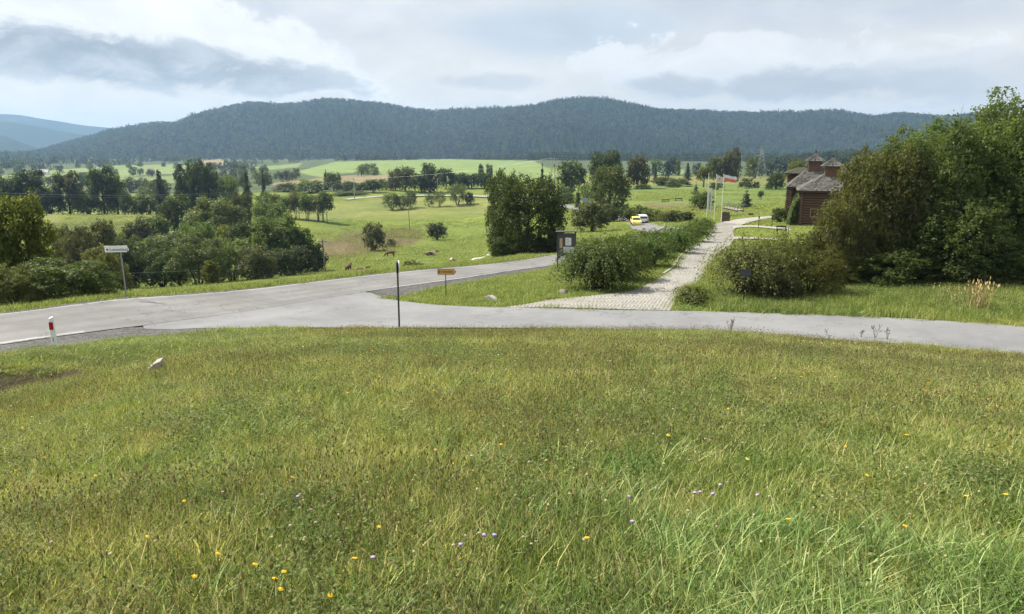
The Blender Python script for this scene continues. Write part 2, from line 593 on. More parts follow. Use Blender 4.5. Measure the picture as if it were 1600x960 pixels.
def ground():
    th_f = np.radians(np.linspace(-41, 41, 470))
    th_b = np.radians(np.linspace(41, 319, 44)[1:-1])
    th = np.concatenate([th_f, th_b])
    rr = np.concatenate([[0.35], np.exp(np.linspace(math.log(0.6), math.log(3200), 440)), [4500, 6500, 9200]])
    TH, RR = np.meshgrid(th, rr, indexing='ij')
    X, Y = RR * np.sin(TH), RR * np.cos(TH)
    Z = ter(X, Y)
    # shallow natural unevenness away from the roads
    amp = np.clip((RR - 70) / 200, 0, 1) * 0.5
    Z = Z + amp * (np.sin(X * 0.061 + 1.3) * np.sin(Y * 0.047 + 0.4) + 0.5 * np.sin(X * 0.17 + Y * 0.11))
    n, m = TH.shape
    idx = np.arange(n * m).reshape(n, m)
    nxt = np.roll(idx, -1, axis=0)
    Q = np.stack([idx[:, :-1], idx[:, 1:], nxt[:, 1:], nxt[:, :-1]], -1).reshape(-1, 4)
    V = np.stack([X.ravel(), Y.ravel(), Z.ravel()], 1)
    V = np.concatenate([V, [[0, 0, -1.5]]])
    c = len(V) - 1
    Tr = np.stack([np.full(n, c), idx[:, 0], np.roll(idx[:, 0], -1)], 1)
    C = np.tile(np.array(GRASS_A), (len(V), 1))
    front = V[:, 1] > 1
    px, py = np.full(len(V), -9e3), np.full(len(V), -9e3)
    px[front], py[front] = to_px(V[front, 0], V[front, 1], V[front, 2])
    C[(V[:, 1] < 1) & (np.hypot(V[:, 0], V[:, 1]) > 420)] = ZONES[0][3]
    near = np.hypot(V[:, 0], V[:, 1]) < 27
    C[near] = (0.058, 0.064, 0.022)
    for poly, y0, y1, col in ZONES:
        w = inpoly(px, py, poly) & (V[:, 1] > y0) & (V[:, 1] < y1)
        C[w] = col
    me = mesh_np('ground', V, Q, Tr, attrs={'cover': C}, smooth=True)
    m, T, out = new_mat('ground')
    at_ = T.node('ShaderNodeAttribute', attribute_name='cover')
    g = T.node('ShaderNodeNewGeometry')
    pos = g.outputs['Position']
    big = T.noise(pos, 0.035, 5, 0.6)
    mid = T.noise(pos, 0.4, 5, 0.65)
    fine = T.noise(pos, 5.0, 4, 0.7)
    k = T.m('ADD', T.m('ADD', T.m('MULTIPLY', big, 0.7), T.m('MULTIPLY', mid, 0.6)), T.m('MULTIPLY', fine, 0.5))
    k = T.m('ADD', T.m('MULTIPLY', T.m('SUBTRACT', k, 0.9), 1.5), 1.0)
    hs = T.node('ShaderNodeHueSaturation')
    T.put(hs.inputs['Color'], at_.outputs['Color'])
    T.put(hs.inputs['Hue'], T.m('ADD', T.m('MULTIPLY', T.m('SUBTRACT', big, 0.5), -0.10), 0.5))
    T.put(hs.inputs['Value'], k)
    b = T.node('ShaderNodeBsdfPrincipled')
    T.put(b.inputs['Base Color'], hs.outputs[0])
    b.inputs['Roughness'].default_value = 0.9
    b.inputs['Specular IOR Level'].default_value = 0.1
    bp = T.node('ShaderNodeBump')
    bp.inputs['Strength'].default_value = 0.6
    bp.inputs['Distance'].default_value = 0.25
    T.put(bp.inputs['Height'], T.m('ADD', T.m('MULTIPLY', mid, 1.2), fine))
    T.put(b.inputs['Normal'], bp.outputs[0])
    T.put(out.inputs[0], b.outputs[0])
    o = link('ground', me, m)
    o['kind'] = 'structure'
    return o




# ------------------------------------------------------------------ roads, verges, drive, paths
def asphalt(name, ca, cb, crack=0.6, tracks=True):
    m, T, out = new_mat(name)
    g = T.node('ShaderNodeNewGeometry')
    pos = g.outputs['Position']
    big = T.noise(pos, 0.25, 5, 0.6)
    mid = T.noise(pos, 2.2, 5, 0.65)
    fine = T.noise(pos, 60.0, 2, 0.7)
    f = T.m('ADD', T.m('MULTIPLY', big, 0.75), T.m('MULTIPLY', mid, 0.35))
    c = T.mix(T.step(f, 0.35, 0.75), ca, cb)
    if tracks:
        ac = T.node('ShaderNodeAttribute', attribute_name='across').outputs['Fac']
        w = T.m('ADD', ac, T.m('MULTIPLY', T.m('SUBTRACT', big, 0.5), 0.06))
        tr = T.m('POWER', T.m('ABSOLUTE', T.m('SINE', T.m('MULTIPLY', w, math.pi * 4))), 3.0)
        c = T.mix(T.m('MULTIPLY', tr, 0.32), c, tuple(v * 0.75 for v in ca))
        seam = T.step(T.m('ABSOLUTE', T.m('SUBTRACT', w, 0.52)), 0.012, 0.0)
        c = T.mix(T.m('MULTIPLY', seam, 0.3), c, (0.11, 0.11, 0.11))
    vo = T.node('ShaderNodeTexVoronoi', feature='DISTANCE_TO_EDGE')
    vo.inputs['Scale'].default_value = 0.42
    wob = T.node('ShaderNodeVectorMath', operation='ADD')
    T.put(wob.inputs[0], pos)
    sc = T.node('ShaderNodeVectorMath', operation='SCALE')
    T.put(sc.inputs[0], T.noise(pos, 0.9, 4, 0.6, col=True))
    sc.inputs['Scale'].default_value = 2.6
    T.put(wob.inputs[1], sc.outputs[0])
    T.put(vo.inputs['Vector'], wob.outputs[0])
    cr = T.m('MULTIPLY', T.step(vo.outputs['Distance'], 0.014, 0.004), T.step(T.noise(pos, 0.3, 2), 0.44, 0.54))
    c = T.mix(T.m('MULTIPLY', cr, crack), c, (0.07, 0.07, 0.07))
    c = T.mix(T.m('MULTIPLY', T.m('SUBTRACT', fine, 0.5), 0.7), c, tuple(v * 1.5 for v in cb))
    b = T.node('ShaderNodeBsdfPrincipled')
    T.put(b.inputs['Base Color'], c)
    b.inputs['Roughness'].default_value = 0.75
    b.inputs['Specular IOR Level'].default_value = 0.3
    bp = T.node('ShaderNodeBump')
    bp.inputs['Strength'].default_value = 0.25
    bp.inputs['Distance'].default_value = 0.01
    T.put(bp.inputs['Height'], fine)
    T.put(b.inputs['Normal'], bp.outputs[0])
    T.put(out.inputs[0], b.outputs[0])
    return m


def gravel_mat(name, ca, cb):
    m, T, out = new_mat(name)
    pos = T.node('ShaderNodeNewGeometry').outputs['Position']
    vo = T.node('ShaderNodeTexVoronoi')
    vo.inputs['Scale'].default_value = 14
    T.put(vo.inputs['Vector'], pos)
    sepc = T.node('ShaderNodeSeparateColor')
    T.put(sepc.inputs[0], vo.outputs['Color'])
    f = T.m('ADD', T.m('MULTIPLY', sepc.outputs[0], 0.6), T.m('MULTIPLY', T.noise(pos, 0.8, 4), 0.5))
    c = T.mix(T.step(f, 0.2, 0.9), ca, cb)
    b = T.node('ShaderNodeBsdfPrincipled')
    T.put(b.inputs['Base Color'], c)
    b.inputs['Roughness'].default_value = 0.9
    bp = T.node('ShaderNodeBump')
    bp.inputs['Strength'].default_value = 0.8
    bp.inputs['Distance'].default_value = 0.03
    T.put(bp.inputs['Height'], vo.outputs['Distance'])
    T.put(b.inputs['Normal'], bp.outputs[0])
    T.put(out.inputs[0], b.outputs[0])
    return m


M_ROAD = asphalt('asphalt_main', (0.145, 0.141, 0.134), (0.225, 0.218, 0.208), 0.85)
M_SIDE = asphalt('asphalt_side', (0.160, 0.161, 0.161), (0.225, 0.225, 0.224), 0.6, False)
M_GRAV = gravel_mat('gravel', (0.035, 0.034, 0.032), (0.12, 0.112, 0.104))
M_PATH = gravel_mat('path_gravel', (0.27, 0.25, 0.215), (0.37, 0.35, 0.30))

# main road, near stretch
near_edge = [(-220, 574), (-60, 549.5), (0, 541.5), (84, 530.5), (157, 521.5), (219, 514.5), (300, 503), (400, 488.5),
             (500, 472), (580, 459), (675, 445), (740, 435.5), (800, 426.5), (865, 418)]
far_edge = [(-220, 511), (-60, 498), (0, 492), (169, 468.5), (281, 462), (400, 451), (500, 439.5), (625, 426),
            (710, 418.5), (800, 409), (866, 400.5)]


def road_pt(px, py):
    z = float(np.interp(px, [-220, 0, 200, 400, 620, 740, 866], [-5.7, -6.0, -6.5, -7.2, -8.05, -8.4, -9.0]))
    y = z / s_of(py)
    return Vector((u_of(px, py) * y, y, z))


NE = [road_pt(x, y) for x, y in near_edge]
FE = [road_pt(x, y) for x, y in far_edge]


def level_ground():
    """bed the road into the ground: flat across, easing out over the verges"""
    n = 160
    A, B_ = smooth(resample(NE, n)), smooth(resample(FE, n))

    def zs(E, P):
        d = np.concatenate([[0], np.cumsum([(E[i + 1] - E[i]).to_2d().length for i in range(len(E) - 1)])])
        return np.interp(np.linspace(0, d[-1], n), d, [p.z for p in E])
    za = smooth(np.stack([zs(NE, A)] * 2, 1), 6)[:, 0]
    zb = smooth(np.stack([zs(FE, B_)] * 2, 1), 6)[:, 0]
    C = (A + B_) / 2
    hw = np.linalg.norm(A - B_, axis=1) / 2
    ye = np.exp(YG) - 4
    j0, j1 = np.searchsorted(ye, 15), np.searchsorted(ye, 75)
    for i in range(NU):
        y = ye[j0:j1]
        x = UG[i] * y
        d2 = (x[:, None] - C[None, :, 0]) ** 2 + (y[:, None] - C[None, :, 1]) ** 2
        k = d2.argmin(1)
        d = np.sqrt(d2[np.arange(len(y)), k])
        w = np.clip((d - hw[k] - 0.25) / 1.6, 0, 1)
        w = w * w * (3 - 2 * w)
        ac = (B_ - A)[k] / (2 * hw[k])[:, None]
        v = np.clip(((x - C[k, 0]) * ac[:, 0] + (y - C[k, 1]) * ac[:, 1]) / hw[k], -1.05, 1.05)
        ka = ((x[:, None] - A[None, :, 0]) ** 2 + (y[:, None] - A[None, :, 1]) ** 2).argmin(1)
        kb = ((x[:, None] - B_[None, :, 0]) ** 2 + (y[:, None] - B_[None, :, 1]) ** 2).argmin(1)
        zr = za[ka] * (1 - v) / 2 + zb[kb] * (1 + v) / 2
        ZG[i, j0:j1] = zr * (1 - w) + ZG[i, j0:j1] * w


level_ground()
GROUND = ground()
# the stretch behind the arching shrubs, round the bend and away
cl = [(872, 321.5), (895, 325.5), (930, 333), (960, 340.5), (985, 346), (1004, 352), (1016, 359)]
CL = [hit(x, y, 90) for x, y in cl]
p_end = (NE[-1] + FE[-1]) * 0.5
mid_pts = [Vector((8.3, 69, 0)), Vector((13.6, 80.0, 0)), Vector((18.3, 92.0, 0)), Vector((21.0, 103.0, 0))]
line = [tuple(p_end)[:2]] + [tuple(p)[:2] for p in mid_pts] + [tuple(p)[:2] for p in CL[::-1]] + \
       [tuple(hit(848, 317, 150))[:2]]
lo, hi = offset_line(line, -2.2, 120), offset_line(line, 2.2, 120)
e_n, e_f = tuple(NE[-1])[:2], tuple(FE[-1])[:2]
road, RA, RB = strip('main_road', NE, FE, 150, 9, 0.035, M_ROAD)
lo[0], hi[0] = e_n, e_f
strip('road_beyond', lo, hi, 160, 6, 0.035, M_ROAD)
far_line = [hit(x, y, 250) for x, y in ((848, 317), (800, 311), (752, 307.5), (705, 306.5), (660, 306.5), (620, 306.5), (585, 308), (540, 313))]
strip('far_road', offset_line(far_line, -2.6), offset_line(far_line, 2.6), 80, 4, 0.1, M_PATH)

# faded pale edge lines
M_LINE = asphalt('faded_line_paint', (0.24, 0.24, 0.23), (0.36, 0.355, 0.34), 0.8, False)


def inner(A, B, d0, d1):
    w = B - A
    L = np.linalg.norm(w, axis=1)[:, None]
    return A + w / L * d0, A + w / L * d1


a, b = inner(RA, RB, 0.10, 0.30)
strip('edge_line', a[:25], b[:25], 40, 2, 0.039, M_LINE, keep=False)
strip('edge_line', a[88:], b[88:], 70, 2, 0.039, M_LINE, keep=False)
a, b = inner(RB, RA, 0.06, 0.24)
strip('edge_line', a, b, 150, 2, 0.039, M_LINE, keep=False)

# side road, joining from the right
sn = [(225, 515.5), (300, 515.5), (400, 514.5), (480, 514), (560, 513.5), (620, 514), (700, 514), (860, 515), (1000, 517),
      (1100, 520), (1250, 527.5), (1400, 539.5), (1600, 556), (1750, 570)]
sf = [(224, 513.6), (300, 502.4), (400, 488), (480, 475), (575, 460), (605, 469.5), (640, 474.5), (700, 479), (790, 482.5), (900, 485),
      (1050, 487.5), (1250, 492.5), (1400, 498.5), (1600, 513), (1750, 525)]
sn_w = [hit(x, y, 24) for x, y in sn]
ne_y = lambda x: float(np.interp(x, [a for a, b in near_edge], [b for a, b in near_edge]))
sf_w = [road_pt(x, ne_y(x) - 1.0) if x <= 575 else hit(x, y, 24) for x, y in sf]
side, SA, SB = strip('side_road', sn_w, sf_w, 170, 8, 0.027, M_SIDE)
# gravel shoulders
gr_o = [hit(x, y, 25) for x, y in ((580, 463.5), (618, 468.5), (650, 459), (700, 449.5), (740, 442.5), (800, 431.5), (865, 421))]
gr_i = [road_pt(x, ne_y(x) - .6) for x in (577, 605, 650, 700, 740, 800, 865)]
strip('gravel_verge', gr_i, gr_o, 70, 4, 0.018, M_GRAV)
gl_i = [road_pt(x, ne_y(x) - .6) for x in (-220, 0, 84, 157, 219)] + [hit(x, y, 18) for x, y in ((300, 514.2), (400, 513.6), (470, 513.2))]
gl_o = [hit(x, y, 15) for x, y in ((-220, 590), (0, 556), (84, 545), (157, 535), (219, 529), (300, 523), (400, 517), (478, 514))]
strip('gravel_verge', gl_i, gl_o, 90, 5, 0.016, M_GRAV)
gf_i = [p + Vector((.05, -.08, 0)) for p in FE[1:]]
gf_o = [p + Vector((-0.35, 0.45, 0)) for p in gf_i]
strip('gravel_verge', gf_o, gf_i, 90, 2, 0.014, M_GRAV)

# cobbled drive: edges
dl = [(785, 482.6), (822, 478), (860, 470.5), (922, 465), (985, 456.5), (1015, 445), (1040, 430), (1055, 419.5), (1062, 405), (1084, 388),
      (1110, 370.5), (1114, 360), (1125, 350), (1150, 345)]
dr = [(1047, 487.3), (1051, 480), (1057, 470), (1066, 460), (1082, 448), (1095, 437), (1104, 424), (1110, 413), (1116, 401), (1130, 391),
      (1141, 384), (1147, 371), (1146, 361), (1160, 352.5)]
DL = [hit(x, y, 28) for x, y in dl]
DR = [hit(x, y, 28) for x, y in dr]


def cobble_mat():
    m, T, out = new_mat('cobbles')
    pos = T.node('ShaderNodeNewGeometry').outputs['Position']
    vo = T.node('ShaderNodeTexVoronoi')
    vo.inputs['Scale'].default_value = 4.6
    vo.inputs['Randomness'].default_value = 0.55
    T.put(vo.inputs['Vector'], pos)
    ve = T.node('ShaderNodeTexVoronoi', feature='DISTANCE_TO_EDGE')
    ve.inputs['Scale'].default_value = 4.6
    ve.inputs['Randomness'].default_value = 0.55
    T.put(ve.inputs['Vector'], pos)
    sepc = T.node('ShaderNodeSeparateColor')
    T.put(sepc.inputs[0], vo.outputs['Color'])
    c = T.mix(sepc.outputs[0], (0.235, 0.222, 0.195), (0.32, 0.303, 0.268))
    c = T.mix(T.step(ve.outputs['Distance'], 0.09, 0.02), c, (0.10, 0.10, 0.06))
    c = T.mix(T.m('MULTIPLY', T.step(T.noise(pos, 0.4, 4), 0.5, 0.7), 0.35), c, (0.16, 0.155, 0.11))
    b = T.node('ShaderNodeBsdfPrincipled')
    T.put(b.inputs['Base Color'], c)
    b.inputs['Roughness'].default_value = 0.8
    bp = T.node('ShaderNodeBump')
    bp.inputs['Strength'].default_value = 0.7
    bp.inputs['Distance'].default_value = 0.04
    T.put(bp.inputs['Height'], T.step(ve.outputs['Distance'], 0.0, 0.15))
    T.put(b.inputs['Normal'], bp.outputs[0])
    T.put(out.inputs[0], b.outputs[0])
    return m


M_COB = cobble_mat()
drive, DA, DB = strip('cobbled_drive', DL, DR, 200, 8, 0.03, M_COB)


def sett_stones():
    """setts laid in rows over the near half of the drive, one joined part"""
    Vs, Qs, tint = [], [], []
    A, B = resample(DL, 900), resample(DR, 900)
    d = np.linalg.norm(np.diff((A + B) / 2, axis=0), axis=1)
    s = np.concatenate([[0], np.cumsum(d)])
    row, pos = 0, 0.15
    rr = np.random.default_rng(5)
    while pos < min(s[-1], 46):
        k = min(np.searchsorted(s, pos), 898)
        a, b = A[k], B[k]
        w = np.linalg.norm(b - a)
        n = max(int(w / 0.17), 3)
        ax = (b - a) / w
        ay = np.array([-ax[1], ax[0]])
        for j in range(n):
            c = a + ax * ((j + 0.5 + 0.25 * (row % 2)) / n * w) + ay * rr.normal(0, 0.012)
            hw = w / n * (0.40 + 0.06 * rr.random())
            hl = 0.068 + 0.01 * rr.random()
            if j + 0.75 > n:
                continue
            z = float(ter(c[0], c[1])) + 0.03 + 0.0008 * np.hypot(*c)
            top = 0.012 + 0.015 * rr.random()
            o = len(Vs)
            for (fx, fy, zz) in ((-1, -1, -0.01), (1, -1, -0.01), (1, 1, -0.01), (-1, 1, -0.01), (-.72, -.72, top), (.72, -.72, top), (.72, .72, top), (-.72, .72, top)):
                p = c + ax * fx * hw + ay * fy * hl
                Vs.append((p[0], p[1], z + zz))
            Qs += [(o + 4, o + 5, o + 6, o + 7)] + [(o + i, o + (i + 1) % 4, o + 4 + (i + 1) % 4, o + 4 + i) for i in range(4)]
            tint += [rr.random()] * 8
        row += 1
        pos += 0.165
    me = mesh_np('setts', np.array(Vs), np.array(Qs), attrs={'tint': np.array(tint)})
    m, T, out = new_mat('sett_granite')
    pos_ = T.node('ShaderNodeNewGeometry').outputs['Position']
    t = T.node('ShaderNodeAttribute', attribute_name='tint').outputs['Fac']
    c = T.mix(t, (0.235, 0.222, 0.195), (0.325, 0.308, 0.270))
    c = T.mix(T.m('MULTIPLY', T.step(T.noise(pos_, 0.4, 4), 0.5, 0.72), 0.45), c, (0.20, 0.19, 0.14))
    b = T.node('ShaderNodeBsdfPrincipled')
    T.put(b.inputs['Base Color'], c)
    b.inputs['Roughness'].default_value = 0.75
    T.put(out.inputs[0], b.outputs[0])
    o = link('setts', me, m, drive)
    o['kind'] = 'stuff'


sett_stones()


def kerb():
    mb = MB()
    mb.box(-0.49, 0.49, -0.08, 0.08, -0.1, 0.13)
    me = mb.mesh('kerb_stone', bevel=0.015)
    mat = plain('kerb_concrete', (0.33, 0.31, 0.26), 0.85, bump=0.2)
    line = resample([DA[k] for k in range(38, 195)], 2000)
    d = np.concatenate([[0], np.cumsum(np.linalg.norm(np.diff(line, axis=0), axis=1))])
    n = int(d[-1])
    for i in range(n):
        k = np.searchsorted(d, i + 0.5)
        p, q = line[max(k - 3, 0)], line[min(k + 3, 1999)]
        o = link('kerb_stone', me, mat, drive)
        x, y = line[k]
        sl_ = (ter(*q) - ter(*p)) / max(np.linalg.norm(q - p), 1e-6)
        o.location = (x - 0.1, y, float(ter(x, y)) + 0.03 + R.uniform(-.012, .012))
        o.rotation_euler = (0, -math.atan(float(sl_)), math.atan2(q[1] - p[1], q[0] - p[0]) + R.uniform(-.02, .02))


kerb()

# pale paths in the lawn
for upper, lower in (
    ([(1128, 349.5), (1150, 344.5), (1182, 341), (1212, 338.8), (1245, 338)], [(1160, 352.5), (1172, 348.5), (1188, 345), (1214, 341.6), (1245, 340.6)]),
    ([(1145, 355), (1165, 353.6), (1186, 354.4), (1205, 356), (1235, 359)], [(1146, 358.5), (1165, 356), (1186, 356.8), (1205, 358.6), (1235, 362)]),
    ([(1146, 371.5), (1155, 371.8), (1182, 372.6), (1215, 374)], [(1143, 377.5), (1153, 374.8), (1182, 375), (1215, 377)]),
):
    strip('garden_path', [hit(x, y, 60) for x, y in upper], [hit(x, y, 60) for x, y in lower], 50, 4, 0.05, M_PATH)


# ------------------------------------------------------------------ forested ridge and the far blue ridges
def ridge_at(prof, px):
    xs = [a for a, b in prof]
    return pchip(xs, [b for a, b in prof], px)[:, 0]


RIDGE = [(-700, 300), (-300, 290), (-60, 262), (20, 250), (60, 243), (100, 231), (140, 219), (180, 207), (215, 199), (250, 196), (275, 196), (300, 187),
         (340, 175), (400, 164), (440, 167), (480, 163), (510, 159), (560, 162), (600, 166), (640, 173), (680, 176), (720, 174),
         (760, 174), (800, 173), (840, 169), (880, 161), (920, 158), (950, 160), (990, 169), (1040, 176), (1100, 177), (1150, 179),
         (1200, 179), (1250, 178), (1300, 176), (1340, 181), (1370, 186), (1400, 181), (1440, 184), (1480, 188), (1530, 183),
         (1560, 188), (1600, 192), (1700, 198), (1900, 200), (2200, 210), (2600, 220)]


def forest_floor():
    m, T, out = new_mat('forest_floor')
    pos = T.node('ShaderNodeNewGeometry').outputs['Position']
    c = T.mix(T.noise(pos, 0.02, 5, 0.7), (0.02, 0.03, 0.014), (0.05, 0.062, 0.024))
    b = T.node('ShaderNodeBsdfPrincipled')
    T.put(b.inputs['Base Color'], c)
    b.inputs['Roughness'].default_value = 1.0
    b.inputs['Specular IOR Level'].default_value = 0.0
    T.put(out.inputs[0], b.outputs[0])
    return m


M_FLOOR = forest_floor()


def hill(name, prof, Yb, Yr, Yback, zb, nx, ny, rav, px0=-700, px1=2600, mat=None):
    px = np.linspace(px0, px1, nx)
    ridge_py = ridge_at(prof, px)
    u = np.array([u_of(a, b) for a, b in zip(px, ridge_py)])
    zr = np.array([s_of(b) for b in ridge_py]) * Yr
    t = np.linspace(0, 1, ny)
    tb = np.linspace(0, 1, 12)[1:]
    rows_Y = np.concatenate([Yb + (Yr - Yb) * t, Yr + (Yback - Yr) * tb])
    k = np.concatenate([t ** 0.9, 1 - tb ** 1.3])
    Z = zb + (zr - zb)[:, None] * k[None, :]
    X = u[:, None] * rows_Y[None, :]
    Yv = np.repeat(rows_Y[None, :], nx, 0)
    w = (k * (1 - k) * 4)[None, :] * np.clip((zr - zb) / 120, 0, 1)[:, None]
    ph = np.sin(X * 0.0042 + 0.8 * np.sin(Yv * 0.003)) + 0.6 * np.sin(X * 0.0105 + 1.7 + Yv * 0.002) + 0.35 * np.sin(X * 0.021 + Yv * 0.009 + 0.4)
    Z = Z + w * rav * ph
    idx = np.arange(nx * (ny + 11)).reshape(nx, ny + 11)
    Q = np.stack([idx[:-1, :-1], idx[1:, :-1], idx[1:, 1:], idx[:-1, 1:]], -1).reshape(-1, 4)
    V = np.stack([X.ravel(), Yv.ravel(), Z.ravel()], 1)
    me = mesh_np(name, V, Q, smooth=True)
    o = link(name, me, mat or M_FLOOR)
    o['kind'] = 'structure'
    return X[:, :ny + 3], Yv[:, :ny + 3], Z[:, :ny + 3]


HX, HY, HZ = hill('forested_hill', RIDGE, 2350, 3300, 4600, -43, 420, 60, 22)
hill('far_hills', [(-900, 180), (-300, 172), (-60, 181), (0, 178.5), (30, 180), (60, 185), (90, 189.5), (130, 196), (170, 200), (210, 205), (300, 214), (450, 222), (700, 232)],
     6500, 7300, 8200, -60, 140, 20, 40, -900, 700)
hill('middle_hills', [(-900, 200), (-300, 196), (-60, 190), (0, 190), (40, 195), (100, 206), (150, 214), (200, 224), (280, 234), (400, 240)], 5000, 5700, 6450, -55, 140, 20, 30, -900, 400)
hill('near_hills', [(-900, 205), (-300, 200), (-60, 205), (0, 211), (30, 222), (60, 232), (90, 240), (140, 246)], 3900, 4350, 4900, -45, 120, 20, 20, -900, 140)


def haze():
    mb = MB()
    mb.box(-9300, 9300, -9300, 9300, -75, 305)
    m, T, out = new_mat('haze_air')
    v = T.node('ShaderNodeVolumePrincipled')
    v.inputs['Color'].default_value = (0.42, 0.67, 1.0, 1)
    v.inputs['Density'].default_value = 1.0e-4
    v.inputs['Anisotropy'].default_value = 0.25
    T.put(out.inputs['Volume'], v.outputs[0])
    o = link('haze', mb.mesh('haze'), m)
    o['kind'] = 'stuff'


haze()

# ------------------------------------------------------------------ foliage
def foliage_mat(name, dark, light, trans=0.48, hue_var=0.012, val_var=0.28, rough=0.5):
    if name in MATS:
        return MATS[name]
    m, T, out = new_mat(name)
    t = T.node('ShaderNodeAttribute', attribute_name='tint').outputs['Fac']
    oi = T.node('ShaderNodeObjectInfo')
    pos = T.node('ShaderNodeNewGeometry').outputs['Position']
    n = T.noise(pos, 0.9, 3, 0.6)
    c = T.mix(T.m('ADD', T.m('MULTIPLY', t, 0.75), T.m('MULTIPLY', T.m('SUBTRACT', n, 0.5), 0.6), clamp=True), dark, light)
    hs = T.node('ShaderNodeHueSaturation')
    T.put(hs.inputs['Color'], c)
    T.put(hs.inputs['Hue'], T.m('ADD', T.m('MULTIPLY', T.m('SUBTRACT', oi.outputs['Random'], 0.5), hue_var * 2), 0.5))
    T.put(hs.inputs['Value'], T.m('ADD', T.m('MULTIPLY', T.m('SUBTRACT', oi.outputs['Random'], 0.5), val_var * 2), 1.0))
    b = T.node('ShaderNodeBsdfPrincipled')
    T.put(b.inputs['Base Color'], hs.outputs[0])
    b.inputs['Roughness'].default_value = rough
    b.inputs['Specular IOR Level'].default_value = 0.3
    tr = T.node('ShaderNodeBsdfTranslucent')
    T.put(tr.inputs[0], T.mix(1.0, hs.outputs[0], (1.25, 1.3, 0.6), 'MULTIPLY'))
    mx = T.node('ShaderNodeMixShader')
    mx.inputs[0].default_value = trans
    T.t.links.new(b.outputs[0], mx.inputs[1])
    T.t.links.new(tr.outputs[0], mx.inputs[2])
    T.put(out.inputs[0], mx.outputs[0])
    MATS[name] = m
    return m


FM = {
    'dark': foliage_mat('foliage_dark', (0.034, 0.052, 0.017), (0.112, 0.138, 0.042)),
    'mid': foliage_mat('foliage_mid', (0.058, 0.086, 0.026), (0.185, 0.222, 0.070)),
    'light': foliage_mat('foliage_light', (0.080, 0.108, 0.038), (0.20, 0.235, 0.088)),
    'olive': foliage_mat('foliage_olive', (0.066, 0.076, 0.026), (0.225, 0.225, 0.078)),
    'yellow': foliage_mat('foliage_yellow_green', (0.060, 0.075, 0.016), (0.190, 0.190, 0.040)),
    'brown': foliage_mat('foliage_brownish', (0.050, 0.058, 0.026), (0.150, 0.155, 0.064)),
    'needle': foliage_mat('needles', (0.018, 0.032, 0.017), (0.052, 0.076, 0.034), 0.15),
    'forest': foliage_mat('forest_leaf', (0.012, 0.023, 0.010), (0.115, 0.142, 0.046), 0.35, 0.03, 0.9),
    'glossy': foliage_mat('foliage_arching', (0.045, 0.082, 0.017), (0.185, 0.235, 0.050), 0.4),
    'reddish': foliage_mat('foliage_red_tipped', (0.062, 0.080, 0.020), (0.225, 0.225, 0.058), 0.4),
}
BARK = plain('bark', (0.055, 0.045, 0.035), 0.9, bump=0.4, scale=9)


def unit(v):
    return v / np.maximum(np.linalg.norm(v, axis=-1, keepdims=True), 1e-9)


def cards(P, Nrm, size, aspect, tint, rg, droop=0.0, along=None):
    """diamond-shaped leaves centred on P"""
    n = len(P)
    a = along if along is not None else rg.normal(size=(n, 3))
    t = unit(a - Nrm * (a * Nrm).sum(1)[:, None])
    t[:, 2] -= droop
    t = unit(t)
    b = unit(np.cross(Nrm, t))
    L = (size * (0.65 + 0.7 * rg.random(n)))[:, None]
    W = L * aspect
    fold = Nrm * L * 0.12
    V = np.stack([P - t * L / 2, P + b * W / 2 + fold, P + t * L / 2, P - b * W / 2 + fold], 1).reshape(-1, 3)
    Q = np.arange(n * 4).reshape(n, 4)
    return V, Q, np.repeat(tint, 4)


